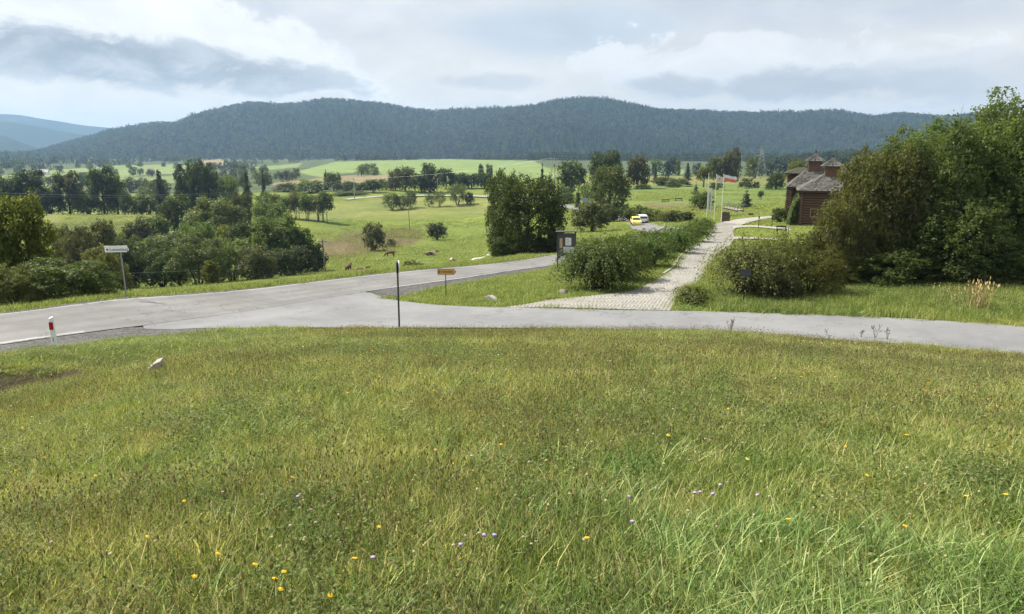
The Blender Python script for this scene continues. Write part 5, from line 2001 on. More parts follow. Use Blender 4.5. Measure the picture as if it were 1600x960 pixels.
def log_house():
    M_LOG = plain('log_wood', (0.115, 0.066, 0.046), .8, var=.25, scale=2.5, bump=.3)
    M_PLANK = plain('cupola_planks', (0.15, 0.085, 0.055), .75, var=.25, scale=3, bump=.2)
    M_DARKW = plain('dark_timber', (0.045, 0.030, 0.024), .85, bump=.2)
    M_TRIM = plain('pale_trim', (0.42, 0.38, 0.33), .7)
    M_FRAME = plain('window_frame_wood', (0.26, 0.14, 0.09), .7)
    M_GLASS = plain('dark_glass', (0.015, 0.015, 0.018), .08, spec=.6, var=0)
    M_SH = shingle_mat()
    x, y = 36.4, 96.0
    z = float(ter(x, y))
    H_ = thing('log_house', (x, y, z), 'brown log house with shingled hip roofs and two small roof turrets', 'house', rz=math.radians(-19))
    lm = MB()
    lm.tube([(-.5, 0, 0), (.5, 0, 0)], .150, 8)
    lme = lm.mesh('log', smooth=False)

    def logs(x0, y0, x1, y1, n, zb=0.0, ext=.32, shift=0.0):
        L = math.hypot(x1 - x0, y1 - y0)
        for i in range(n):
            o = link('log', lme, M_LOG, H_)
            o.location = ((x0 + x1) / 2 + R.uniform(-.05, .05), (y0 + y1) / 2, zb + .16 + shift + i * .318)
            o.rotation_euler = (R.uniform(0, 6), 0, math.atan2(y1 - y0, x1 - x0))
            o.scale = (L + 2 * ext, 1, 1)
            o.rotation_mode = 'XYZ'
            o.rotation_euler = (0, 0, math.atan2(y1 - y0, x1 - x0))
    # walls behind the logs close the volume
    W = MB()
    W.box(.1, 8.3, .1, 6.4, -.5, 4.5)
    W.box(-1.0, 9.0, 7.1, 13.9, -.5, 4.55)
    W.box(-1.3, 1.4, 17.0, 20.0, -.5, 6.0)
    W.box(1.0, 7.0, 6.3, 7.2, -.5, 4.4)
    part('wall_core', W, M_DARKW, H_)
    logs(0, 0, 8.4, 0, 14)
    logs(0, 0, 0, 6.5, 14, shift=.159)
    logs(-1.1, 7.0, 9.1, 7.0, 14)
    logs(-1.1, 7.0, -1.1, 14, 14, shift=.159)
    logs(-1.4, 17, 1.5, 17, 18)
    # roofs
    for (x0, x1, y0, y1, ze, zr, rx0, rx1, nm) in ((-.65, 9.0, -.7, 7.1, 4.42, 6.55, 2.75, 6.2, 'front'), (-1.8, 9.8, 6.2, 14.7, 4.5, 6.95, .9, 6.5, 'back')):
        ym = (y0 + y1) / 2
        P = [(x0, y0, ze), (x1, y0, ze), (x1, y1, ze), (x0, y1, ze), (rx0, ym, zr), (rx1, ym, zr)]
        rf = MB()
        rf.add(P + [(a, b, c - .12) for a, b, c in P[:4]], [(0, 1, 5, 4), (1, 2, 5), (2, 3, 4, 5), (3, 0, 4), (0, 6, 7, 1), (1, 7, 8, 2), (2, 8, 9, 3), (3, 9, 6, 0), (6, 9, 8, 7)])
        ro = part('roof', rf, M_DARKW, H_)
        sh = shingle_rows([(P[0], P[1], P[4], P[5]), (P[3], P[0], P[4], P[4]), (P[1], P[2], P[5], P[5]), (P[2], P[3], P[5], P[4])], seed=3 + len(nm))
        so_ = link('shingles', sh, M_SH, ro)
        so_['kind'] = 'stuff'
    # small rear roof
    rf = MB()
    P = [(-2.1, 16.2, 5.95), (2.2, 16.2, 5.95), (2.2, 20.8, 5.95), (-2.1, 20.8, 5.95), (-.4, 18.5, 6.75), (.6, 18.5, 6.75)]
    rf.add(P + [(a, b, c - .15) for a, b, c in P[:4]], [(0, 1, 5, 4), (1, 2, 5), (2, 3, 4, 5), (3, 0, 4), (0, 6, 7, 1), (1, 7, 8, 2), (2, 8, 9, 3), (3, 9, 6, 0), (6, 9, 8, 7)])
    ro = part('roof', rf, M_DARKW, H_)
    so_ = link('shingles', shingle_rows([(P[0], P[1], P[4], P[5]), (P[3], P[0], P[4], P[4]), (P[1], P[2], P[5], P[5])], seed=9), plain('mossy_shingle', (0.10, 0.095, 0.065), .9), ro)
    so_['kind'] = 'stuff'
    # pale hip board and eave boards
    t = MB()
    a, b = Vector((1.15, 1.0, 5.42)), Vector((2.75, 3.15, 6.62))
    t.tube([a, b], .06, 4)
    part('hip_board', t, M_TRIM, H_)
    t = MB()
    t.box(-.68, 9.03, -.745, -.715, 4.22, 4.46)
    t.box(-1.83, 9.8, 6.155, 6.185, 4.30, 4.54)
    part('eave_board', t, M_DARKW, H_)
    # turrets
    for cx, cy, zb, w, hh in ((3.45, 3.2, 6.05, 1.75, 1.32), (1.65, 10.45, 6.5, 1.7, 1.35)):
        tw = MB()
        tw.box(cx - w / 2, cx + w / 2, cy - w / 2, cy + w / 2, zb - .5, zb + hh)
        tu = part('turret', tw, M_PLANK, H_)
        for k in range(7):
            pl = MB()
            xx = cx - w / 2 + (k + .5) * w / 7
            pl.box(xx - w / 14 + .012, xx + w / 14 - .012, cy - w / 2 - .03, cy - w / 2 - .004, zb - .3, zb + hh - .02)
            part('plank', pl, M_PLANK, tu)
        r, z0 = w * .80, zb + hh
        c = MB()
        c.add([(cx - r, cy - r, z0), (cx + r, cy - r, z0), (cx + r, cy + r, z0), (cx - r, cy + r, z0),
               (cx - r * .48, cy - r * .48, z0 + .52), (cx + r * .48, cy - r * .48, z0 + .52), (cx + r * .48, cy + r * .48, z0 + .52), (cx - r * .48, cy + r * .48, z0 + .52),
               (cx, cy, z0 + 1.15)],
              [(0, 1, 5, 4), (1, 2, 6, 5), (2, 3, 7, 6), (3, 0, 4, 7), (4, 5, 8), (5, 6, 8), (6, 7, 8), (7, 4, 8), (0, 3, 2, 1)])
        ca = part('turret_roof', c, M_DARKW, H_)
        V = [Vector(v) for v in c.v]
        sq = []
        for i in range(4):
            j = (i + 1) % 4
            sq += [(V[i], V[j], V[4 + i], V[4 + j]), (V[4 + i], V[4 + j], V[8], V[8])]
        so_ = link('shingles', shingle_rows(sq, .26, 5, .22), M_SH, ca)
        so_['kind'] = 'stuff'
        f = MB()
        f.tube([(cx, cy, z0 + 1.0), (cx, cy, z0 + 1.55)], [.07, .04], 6)
        f.box(cx - .10, cx + .10, cy - .10, cy + .10, z0 + 1.16, z0 + 1.30)
        part('finial', f, M_DARKW, H_)
    # window
    f = MB()
    wx0, wx1, wz0, wz1 = 1.05, 2.05, 1.15, 2.25
    f.box(wx0, wx1, -.26, -.16, wz0, wz0 + .13)
    f.box(wx0, wx1, -.26, -.16, wz1 - .13, wz1)
    f.box(wx0, wx0 + .13, -.258, -.16, wz0 + .13, wz1 - .13)
    f.box(wx1 - .13, wx1, -.258, -.16, wz0 + .13, wz1 - .13)
    wi = part('window', f, M_FRAME, H_)
    p = MB()
    p.box(wx0 + .12, wx1 - .12, -.20, -.175, wz0 + .12, wz1 - .12)
    part('pane', p, M_GLASS, wi)
    g = MB()
    g.box((wx0 + wx1) / 2 - .025, (wx0 + wx1) / 2 + .025, -.225, -.201, wz0 + .13, wz1 - .13)
    g.box(wx0 + .13, wx1 - .13, -.224, -.202, (wz0 + wz1) / 2 + .08, (wz0 + wz1) / 2 + .12)
    part('glazing_bar', g, M_FRAME, wi)
    return H_


HOUSE = log_house()


def creeper():
    """climbing plant on the left side of the log house"""
    rg = np.random.default_rng(9)
    o = thing('climbing_plant', HOUSE.location.copy(), 'green climbing plant covering the left wall of the log house', 'climber', rz=math.radians(-19))
    n = 9000
    t = rg.random(n)
    yy = rg.uniform(-.3, 7.0, n)
    top = 3.9 - .22 * np.abs(yy - 2.5) + .5 * np.sin(yy * 2.1)
    zz = top * t ** .8
    xx = -.30 - (.25 + .9 * (1 - t) ** 1.3) * rg.random(n) - .25 * np.sin(yy * 1.7 + zz)
    P = np.stack([np.minimum(xx, -.22), yy, zz], 1)
    Nrm = unit(np.array([-.8, -.3, .5]) + rg.normal(0, .6, P.shape))
    V, Q, ti = cards(P, Nrm, .26, .7, np.clip(.5 * rg.random(n) + .5 * (np.sin(yy * 3) * np.sin(zz * 3) > 0), 0, 1), rg, .3)
    link('foliage', mesh_np('foliage', V, Q, attrs={'tint': ti}), FM['mid'], o)
    s = MB()
    for k in range(7):
        y0 = .2 + k
        s.tube([(-.25, y0, 0), (-.24, y0 + .3, 1.5), (-.22, y0 - .2, 3.2)], [.04, .03, .015], 5)
    part('stems', s, BARK, o)


creeper()

# ------------------------------------------------------------------ signs and posts by the road
M_STEEL = plain('galvanised_steel', (0.30, 0.31, 0.31), .45, .6, var=.06)
M_BLACK = plain('black_paint', (0.012, 0.012, 0.013), .5, var=.05)
M_DGREY = plain('dark_grey_post', (0.035, 0.036, 0.04), .55)
M_WHITE = plain('white_paint', (0.80, 0.80, 0.78), .5, var=.04)
M_INK = plain('black_lettering', (0.012, 0.012, 0.012), .6, var=0)
M_RED = plain('red_reflector', (0.36, 0.012, 0.018), .35, var=.05)
M_BROWN = plain('sign_ochre', (0.52, 0.30, 0.085), .6, var=.10)
M_BROWND = plain('sign_dark_brown', (0.12, 0.055, 0.015), .6, var=.05)
M_WOODD = plain('dark_weathered_wood', (0.085, 0.078, 0.075), .85, var=.2, bump=.3)
M_CONC = plain('pale_concrete', (0.38, 0.345, 0.31), .85, var=.10, scale=9, bump=.2)


def text_part(name, body, size, mat, parent, loc, rot):
    cu = bpy.data.curves.new(name, 'FONT')
    cu.body = body
    cu.size = size
    cu.extrude = .003
    cu.align_x, cu.align_y = 'LEFT', 'CENTER'
    tmp = bpy.data.objects.new(name, cu)
    COL.objects.link(tmp)
    dg = bpy.context.evaluated_depsgraph_get()
    me = bpy.data.meshes.new_from_object(tmp.evaluated_get(dg))
    bpy.data.objects.remove(tmp)
    bpy.data.curves.remove(cu)
    o = link(name, me, None, parent, loc)
    me.materials.clear()
    me.materials.append(mat)
    o.rotation_euler = rot
    return o


FACE = (math.pi / 2, 0, 0)       # text standing upright and read from the viewer's side


def street_sign():
    g = hit(198, 465.5, 31)
    D = (g.y * cp - g.z * sp) / F        # metres per photo pixel there
    o = thing('street_sign', g, 'white street sign with black lettering on a thin grey pole beside the road', 'road sign', rz=math.radians(6))
    p = MB()
    top = 80 * D
    p.tube([(0, 0, -.3), (-.05, 0, top - .02)], .032, 8)
    part('pole', p, M_STEEL, o)
    x0, x1, z1, z0 = -24 * D, 9 * D, top, top - 8.0 * D
    b = MB()
    b.prism([(x0, z0), (x1, z0), (x1 + 2.6 * D, (z0 + z1) / 2), (x1, z1), (x0, z1)], -.055, -.035)
    part('sign_board', b, M_WHITE, o)
    b = MB()
    b.prism([(x0 - .02, z1 + .012), (x1 + .02, z1 + .012), (x1 + .02, z1 + 2.0 * D), (x0 - .02, z1 + 1.7 * D)], -.07, -.045)
    part('top_board', b, M_WHITE, o)
    text_part('lettering', 'Lutowiska', 6.0 * D, M_INK, o, (x0 + 7.2 * D, -.0585, (z0 + z1) / 2), FACE)
    e = MB()
    e.tube([(x0 + 4 * D, -.0555, (z0 + z1) / 2), (x0 + 4 * D, -.061, (z0 + z1) / 2)], 1.5 * D, 10)
    part('emblem', e, M_INK, o)
    a = MB()
    a.prism([(x1 - .4 * D, z0 + .012), (x1 + .5 * D, z0 + .012), (x1 + .5 * D, z1 - 2.2 * D), (x1 - .4 * D, z1 - 2.2 * D)], -.062, -.0555)
    part('arrow_bar', a, M_INK, o)


street_sign()


def give_way():
    g = hit(624, 513, 22)
    D = (g.y * cp - g.z * sp) / F
    o = thing('road_sign', g, 'round road sign seen almost edge-on on a tall dark pole at the junction', 'road sign', rz=math.radians(-78))
    h = 104 * D
    p = MB()
    p.tube([(0, 0, -.3), (0, 0, h)], .036, 8)
    part('pole', p, M_DGREY, o)
    r = 9.6 * D
    zc = h - 7 * D
    d = MB()
    d.tube([(0, -.045, zc), (0, -.062, zc)], r, 24)
    part('sign_plate', d, plain('sign_back_grey', (0.16, 0.165, 0.17), .5, .3), o)
    d = MB()
    d.tube([(0, .040, zc), (0, .066, zc)], r * 1.02, 24)
    part('sign_rim', d, M_WHITE, o)
    c = MB()
    c.box(-.05, .05, -.045, .045, zc - .16, zc - .12)
    c.box(-.05, .05, -.045, .045, zc + .12, zc + .16)
    part('clamp', c, M_DGREY, o)


give_way()


def tourist_sign():
    g = hit(697, 466, 30)
    D = (g.y * cp - g.z * sp) / F
    o = thing('arrow_sign', g, 'small ochre arrow-shaped signpost on a thin black pole in the grass island', 'road sign')
    h = 46 * D
    p = MB()
    p.tube([(0, 0, -.3), (0, 0, h - 5 * D)], .024, 6)
    part('pole', p, M_BLACK, o)
    z0, z1, x0, x1 = h - 9 * D, h + .2 * D, -12.5 * D, 13 * D

    def outline(k):
        return [(x0 + k, z0 + k), (x1 - k, z0 + k), (x1 + 3.4 * D - k, (z0 + z1) / 2), (x1 - k, z1 - k), (x0 + k, z1 - k)]
    b = MB()
    b.prism(outline(0), -.030, -.010)
    part('border', b, M_BROWND, o)
    b = MB()
    b.prism(outline(.55 * D), -.036, -.0305)
    part('arrow_board', b, M_BROWN, o)
    t = MB()
    zc = (z0 + z1) / 2
    xs = [(-10.3, 2.0, 1.7)] + [(-6.6, .7, .5), (-5.2, .7, .5)] + [(-3.6 + 1.55 * i, .5 + .18 * (i % 3), 1.0 + .55 * ((i * 5) % 3 == 0)) for i in range(10)]
    for cx, w, hh in xs:
        t.box((cx - w) * D, (cx + w) * D * 1.0 if False else (cx + w) * D, -.0385, -.0362, zc - hh * D, zc + hh * D)
    part('lettering', t, plain('sign_brown_ink', (0.23, 0.11, 0.02), .6, var=.1), o)


tourist_sign()


def notice_board():
    g = hit(871, 427, 36)
    D = (g.y * cp - g.z * sp) / F
    M_WOODD = plain('grey_board_wood', (0.085, 0.085, 0.095), .85, var=.15, bump=.3)
    o = thing('notice_board', g, 'grey wooden notice board with pale posters under a small roof', 'notice board', rz=math.radians(-10))
    h = 65 * D
    w = 27 * D
    for i, xx in enumerate((0.0, w)):
        p = MB()
        p.box(xx - .05, xx + .05, -.05, .05, -.4, h)
        part('post', p, M_WOODD, o)
    pm = MB()
    pm.box(-w / 20 * .98, w / 20 * .98, -.03, .0, 0, 1)
    pme = pm.mesh('plank')
    for i in range(9):
        q = link('plank', pme, M_WOODD, o, (.05 + (w - .1) * (i + .5) / 9, -.055 - .004 * (i % 2), h - 42 * D + R.uniform(-.02, .02)))
        q.scale = (1.0, 1, 40 * D)
    r = MB()
    r.prism([(-.14, h - .02), (w + .14, h + .02), (w + .14, h + .07), (-.14, h + .03)], -.32, .25)
    part('board_roof', r, M_WOODD, o)
    paper = M_WHITE
    peach = plain('peach_poster', (0.50, 0.33, 0.24), .7)

    def sheet(nm, x0, x1, z0, z1, m):
        s = MB()
        s.box(x0 * D, x1 * D, -.104, -.092, h - z1 * D, h - z0 * D)
        return part(nm, s, m, o)
    s1 = sheet('poster', 12, 21, 9, 21, paper)
    s2 = sheet('poster', 9, 25, 23, 32, plain('pale_blue_paper', (0.60, 0.65, 0.70), .6))
    s3 = sheet('poster', 3, 7.5, 10, 25, peach)
    s4 = sheet('poster', 5, 12, 38, 43.5, paper)
    s5 = sheet('poster', 15, 20, 39, 44, paper)
    ln = MB()
    for i in range(4):
        ln.box(13.2 * D, (17 + (i % 2) * 2.5) * D, -.107, -.1045, h - (11.5 + 2.4 * i + .6) * D, h - (11.5 + 2.4 * i) * D)
    part('print', ln, plain('grey_print', (0.25, 0.26, 0.28), .7), s1)
    ln = MB()
    for i in range(3):
        ln.box(10.6 * D, (20 + (i % 2) * 3) * D, -.107, -.1045, h - (24.8 + 2.2 * i + .6) * D, h - (24.8 + 2.2 * i) * D)
    part('print', ln, plain('grey_print', (0.25, 0.26, 0.28), .7), s2)


notice_board()


def info_panel():
    g = hit(1161, 480, 30)
    D = (g.y * cp - g.z * sp) / F
    o = thing('info_panel', g, 'small black panel on a thin post in front of the wide olive shrub', 'sign')
    h = 60 * D
    p = MB()
    p.tube([(0, 0, -.2), (0, 0, h - 8 * D)], .022, 6)
    part('post', p, M_BLACK, o)
    b = MB()
    M = Matrix.Translation((0, 0, h - 6 * D)) @ Matrix.Rotation(math.radians(-18), 4, 'X')
    b.box(-9 * D, 9.5 * D, -.02, .02, -5.5 * D, 5.8 * D, M)
    pn = part('panel', b, plain('panel_black', (0.018, 0.019, 0.022), .35), o, bevel=.006)
    f = MB()
    f.box(-8.2 * D, 8.7 * D, -.024, -.021, -4.7 * D, 5.0 * D, M)
    part('panel_face', f, plain('panel_face_dark', (0.03, 0.034, 0.04), .25), pn)


info_panel()


def delineator():
    g = hit(86, 548, 14)
    D = (g.y * cp - g.z * sp) / F
    o = thing('marker_post', g, 'white roadside marker post with a red reflector band near its top', 'marker post', rz=math.radians(12))
    h = 54.5 * D
    w = 3.6 * D
    b = MB()
    b.add([(-w, -.04, -.2), (w, -.04, -.2), (w, .06, -.2), (-w, .06, -.2), (-w * .78, -.04, h - .05), (w * .78, -.04, h - .02), (w * .78, .05, h), (-w * .78, .05, h - .03)],
          [(0, 3, 2, 1), (4, 5, 6, 7), (0, 1, 5, 4), (1, 2, 6, 5), (2, 3, 7, 6), (3, 0, 4, 7)])
    body = part('post', b, M_WHITE, o, bevel=.008)
    r = MB()
    z1 = h - 8.6 * D
    z0 = h - 20.5 * D
    r.box(-w * .80, w * .80, -.055, -.041, z0, z1)
    part('reflector', r, M_RED, o)
    n = MB()
    n.box(-.3 * D, .9 * D, -.0455, -.0405, h - 39 * D, h - 33 * D)
    part('number_mark', n, plain('grey_mark', (.2, .22, .24), .6), o)


delineator()


def far_delineator(px, py, hpx, label):
    g = hit(px, py, 60)
    D = (g.y * cp - g.z * sp) / F
    o = thing('marker_post', g, label, 'marker post')
    b = MB()
    b.box(-.06, .06, -.04, .04, -.2, hpx * D)
    part('post', b, M_WHITE, o)
    r = MB()
    r.box(-.062, .062, -.05, -.041, hpx * D * .72, hpx * D * .86)
    part('reflector', r, M_RED, o)


far_delineator(1038, 356, 7.0, 'tiny pale marker post at the outer edge of the road bend')


def culvert(px, py, label, w, h, d, rz, shape):
    g = hit(px, py, 10)
    o = link('culvert_head', MB().prism(shape, 0, d).mesh('culvert_head', bevel=.01), M_CONC)
    o.location = g
    o.rotation_euler = (0, 0, rz)
    tag(o, label, 'concrete block')
    return o


culvert(238, 588, 'pale concrete culvert corner poking out of the ditch bank', .3, .2, .25, .25, [(-.18, -.2), (.14, -.2), (.14, .24), (.05, .21), (-.08, .10), (-.18, .0)])
culvert(768, 472, 'broken pale concrete culvert head beside the side road, in the grass island', .6, .3, .3, -.6, [(-.42, -.2), (.42, -.2), (.34, .06), (.08, .20), (-.16, .30), (-.42, .22)])


def rock(px, py, size, label, seed, mat=None):
    g = hit(px, py, 20)
    bm = bmesh.new()
    bmesh.ops.create_icosphere(bm, subdivisions=2, radius=size)
    rr = random.Random(seed)
    ph = [rr.uniform(0, 6) for _ in range(3)]
    for v in bm.verts:
        c = v.co / size
        v.co *= 1 + .16 * math.sin(3 * c.x + ph[0]) + .14 * math.sin(4 * c.y + ph[1]) + rr.uniform(-.07, .07)
        v.co.z *= .55
    me = bpy.data.meshes.new('rock')
    bm.to_mesh(me)
    bm.free()
    o = link('rock', me, mat or plain('field_stone', (0.17, 0.155, 0.135), .9, bump=.3))
    o.location = g + Vector((0, 0, size * .15))
    tag(o, label, 'rock')


rock(880, 459, .30, 'grey stone at the left foot of the nearest arching shrub', 4)
rock(800, 449, .16, 'low brownish stone half buried in the grass island', 5)
rock(1104, 346, .28, 'pale stone at the foot of the flagpoles', 6, M_CONC)


# ------------------------------------------------------------------ flags
M_POLE = plain('flagpole_white', (0.70, 0.70, 0.62), .4, var=.03)


def cloth(name, w, h, nx, nz, amp, fn=None, droop=0.0):
    V = []
    for i in range(nx + 1):
        for k in range(nz + 1):
            x, z = w * i / nx, -h * k / nz
            f = i / nx
            V.append((x, amp * f * math.sin(f * 9 + k * .35), z - droop * f ** 1.3 + .03 * math.sin(f * 8)))
    idx = np.arange((nx + 1) * (nz + 1)).reshape(nx + 1, nz + 1)
    Q = np.stack([idx[:-1, :-1], idx[:-1, 1:], idx[1:, 1:], idx[1:, :-1]], -1).reshape(-1, 4)
    return mesh_np(name, np.array(V), Q, smooth=True)


def flagpole(px, py, top, toppx, label):
    g = hit(px, py, 70)
    D = (g.y * cp - g.z * sp) / F
    o = thing('flagpole', g, label, 'flagpole')
    h = (py - top) * D
    p = MB()
    p.tube([(0, 0, -.3), (0, 0, h)], [.062, .042], 8)
    part('pole', p, M_POLE, o)
    k = MB()
    k.tube([(0, 0, h), (0, 0, h + .08)], [.06, .03], 8)
    part('knob', k, M_POLE, o)
    b = MB()
    b.box(-.16, .16, -.16, .16, -.1, .10)
    part('base', b, M_CONC, o)
    return o, g, D, h


fp1 = flagpole(1104, 341, 272, 0, 'white flagpole carrying the upright banner, leftmost of three')
fp2 = flagpole(1115.8, 345, 274, 0, 'white flagpole with the small pale flag, middle of three')
fp3 = flagpole(1126.8, 349, 274, 0, 'white flagpole with the white and red flag, rightmost of three')
# flags hang from their poles
o, g, D, h = fp3
fl = thing('flag', g + Vector((.05, -.02, h - .06)), 'white over red flag blowing to the right from the rightmost flagpole', 'flag', rz=math.radians(-6))
m_fw = plain('flag_white', (0.66, 0.66, 0.67), .8, var=.03)
m_fr = plain('flag_faded_red', (0.62, 0.17, 0.14), .8, var=.05)
link('white_half', cloth('white_half', 18.5 * D, 4.6 * D, 14, 3, .10, droop=3.2 * D), m_fw, fl)
q = link('red_half', cloth('red_half', 18.5 * D, 4.6 * D, 14, 3, .10, droop=3.2 * D), m_fr, fl)
q.location = (0, 0, -4.6 * D)
o, g, D, h = fp2
fl = thing('flag', g + Vector((.05, -.02, h - .10)), 'small pale pinkish flag on the middle flagpole', 'flag', rz=math.radians(-10))
link('cloth', cloth('cloth', 9.3 * D, 9.2 * D, 10, 4, .10, droop=4.0 * D), plain('flag_pale_pink', (0.62, 0.55, 0.55), .8, var=.06), fl)
mk = MB()
mk.box(3.2 * D, 5.4 * D, -.09, -.07, -7.4 * D, -4.0 * D)
part('emblem', mk, plain('flag_emblem', (.42, .28, .28), .8), fl)
o, g, D, h = fp1
bn = thing('banner', g + Vector((.07, -.02, h - 23 * D)), 'tall white upright banner with dark marks on the leftmost flagpole', 'banner', rz=math.radians(-8))
link('cloth', cloth('cloth', 6.0 * D, 36 * D, 6, 12, .06), m_fw, bn)
mk = MB()
for i in range(11):
    z = -(7 + 2.35 * i) * D
    mk.box(2.0 * D, (3.4 + .7 * ((i * 7) % 3) * .5) * D, -.075, -.055, z - (1.5 + .3 * (i % 2)) * D, z)
part('lettering', mk, plain('banner_print', (.20, .18, .28), .8), bn)


# ------------------------------------------------------------------ small things near the log house
def bench(px, py, label, L=1.6, name='bench', cat='bench', rz=0.0, ymin=60, sc=1.0):
    g = hit(px, py, ymin)
    o = thing(name, g, label, cat, rz=rz)
    for s in (-1, 1):
        b = MB()
        b.box(s * (L / 2 - .08) - .06, s * (L / 2 - .08) + .06, -.25, .25, -.1, .42)
        part('leg', b, M_BLACK, o)
        b = MB()
        b.box(s * (L / 2 - .08) - .05, s * (L / 2 - .08) + .05, .18, .26, .40, .88)
        part('upright', b, M_BLACK, o)
    b = MB()
    b.box(-L / 2, L / 2, -.26, .24, .42, .50)
    part('seat', b, plain('dark_bench_wood', (0.03, 0.026, 0.022), .7), o)
    b = MB()
    b.box(-L / 2, L / 2, .20, .26, .72, .92)
    part('backrest', b, plain('dark_bench_wood', (0.03, 0.026, 0.022), .7), o)
    o.scale = (sc,) * 3
    return o


bench(1040, 318.5, 'dark wooden bench on the green rise, left of the pair', 1.7, sc=1.35)
bench(1060.5, 316.2, 'dark wooden bench on the green rise, right of the pair', 1.7, rz=.15, sc=1.35)
bench(1221, 362.5, 'low black bench by the path at the left foot of the log house', 1.5, sc=.75)


def post(px, py, top, r, label, mat, name='post', cat='post', ymin=50, cap=None):
    g = hit(px, py, ymin)
    D = (g.y * cp - g.z * sp) / F
    o = thing(name, g, label, cat)
    h = (py - top) * D
    p = MB()
    p.tube([(0, 0, -.2), (0, 0, h)], r, 7)
    part('shaft', p, mat, o)
    if cap:
        c = MB()
        c.tube([(0, 0, h), (0, 0, h + .05), (0, 0, h + .28), (0, 0, h + .34)], [r, cap, cap * .8, .02], 8)
        part('lantern', c, M_BLACK, o)
    return o


post(1185, 357, 342, .035, 'slim dark garden lamp post beside the path, left of two', M_BLACK, 'garden_lamp', 'lamp', cap=.09)
post(1206, 354.5, 340.5, .035, 'slim dark garden lamp post beside the path, right of two', M_BLACK, 'garden_lamp', 'lamp', cap=.09)
post(1231, 364.5, 353.5, .10, 'pale stone post at the corner of the log house', M_CONC, 'stone_post', 'post')
post(1077, 317, 311, .12, 'short dark stump on the green rise right of the benches', M_BLACK, 'stump', 'stump')


def bin_():
    g = hit(1173, 338.2, 60)
    o = thing('litter_bin', g, 'squat black litter bin on the lawn above the curved path', 'bin')
    b = MB()
    b.add([(-.36, -.3, 0), (.36, -.3, 0), (.36, .3, 0), (-.36, .3, 0), (-.42, -.35, .5), (.42, -.35, .5), (.42, .35, .5), (-.42, .35, .5)],
          [(0, 3, 2, 1), (4, 5, 6, 7), (0, 1, 5, 4), (1, 2, 6, 5), (2, 3, 7, 6), (3, 0, 4, 7)])
    part('body', b, M_BLACK, o, bevel=.03)
    l = MB()
    l.box(-.46, .46, -.38, .38, .505, .56)
    part('lid', l, M_DGREY, o, bevel=.02)


bin_()


def footbridge():
    Y = 150.0
    a, b = at(1133, 323.5, Y), at(1157, 328.8, Y - 6)
    o = thing('footbridge', a, 'small wooden footbridge with a railing behind the flagpoles', 'footbridge')
    d = b - a
    L = d.length
    ax = d.normalized()
    sd = Vector((-ax.y, ax.x, 0)).normalized()
    m = plain('bridge_planks', (0.30, 0.27, 0.24), .8)
    n = 16
    pm = MB()
    pm.box(-L / n * .46, L / n * .46, -.7, .7, -.04, .04)
    pme = pm.mesh('plank', bevel=0)
    for i in range(n):
        q = link('plank', pme, m, o, ax * (L * (i + .5) / n))
        q.rotation_euler = (0, -math.asin(ax.z), math.atan2(ax.y, ax.x))
    bm_ = MB()
    for s in (-.6, .6):
        bm_.tube([sd * s + Vector((0, 0, -.16)), sd * s + d + Vector((0, 0, -.16))], .12, 6)
    part('beam', bm_, plain('dark_timber_b', (0.05, 0.04, 0.03), .9), o)
    for s in (-.66, .66):
        for i in range(7):
            p = MB()
            q = ax * (L * i / 6) + sd * s
            p.tube([q + Vector((0, 0, -.1)), q + Vector((0, 0, .85))], .05, 5)
            part('railing_post', p, M_WOODD, o)
        r = MB()
        r.tube([sd * s + Vector((0, 0, .82)), sd * s + d + Vector((0, 0, .82))], .045, 5)
        part('handrail', r, M_WOODD, o)


footbridge()


def log_bank():
    g = hit(1135, 347.5, 60)
    D = (g.y * cp - g.z * sp) / F
    o = thing('retaining_wall', g, 'low retaining wall of dark logs behind the rightmost flagpole', 'retaining wall')
    lm = MB()
    lm.tube([(-7 * D, 0, 0), (6 * D, 0, 0)], .105, 7)
    me = lm.mesh('log')
    m = plain('dark_bank_log', (0.075, 0.05, 0.04), .9, bump=.2)
    for i in range(7):
        q = link('log', me, m, o, (R.uniform(-.1, .1), .10 * i, .10 + .20 * i))


log_bank()


# ------------------------------------------------------------------ poles and wires
M_PWOOD = plain('pole_wood', (0.16, 0.145, 0.13), .85)
M_PCONC = plain('pole_concrete', (0.38, 0.37, 0.35), .8)
M_WIRE = plain('wire', (0.32, 0.34, 0.36), .45, .5, var=0)


def upole(px, base, top, label, mat, r=.14, arm=1.2, Y=None, twin=0.0, lean=0.0, arms=1):
    if Y:
        u = u_of(px, base)
        g = Vector((u * Y, Y, float(ter(u * Y, Y))))
    else:
        g = hit(px, base, 60)
    D = (g.y * cp - g.z * sp) / F
    o = thing('utility_pole', g, label, 'utility pole')
    h = s_of(top) * g.y - g.z
    for s in ((-1, 1) if twin else (0,)):
        p = MB()
        p.tube([(s * twin, 0, -.4), (s * twin * .8 + lean, 0, h)], [r, r * .65], 8)
        part('shaft', p, mat, o)
    if arm:
        for k in range(arms):
            c = MB()
            c.box(lean - arm, lean + arm, -.06, .06, h - .55 - k * 1.1, h - .40 - k * 1.1)
            part('crossarm', c, mat, o)
            for xx in (-arm * .9, 0, arm * .9):
                i = MB()
                i.tube([(lean + xx, 0, h - .40 - k * 1.1), (lean + xx, 0, h - .12 - k * 1.1)], [.05, .07], 6)
                part('insulator', i, M_WHITE, o)
    return g + Vector((lean, 0, h - .15))


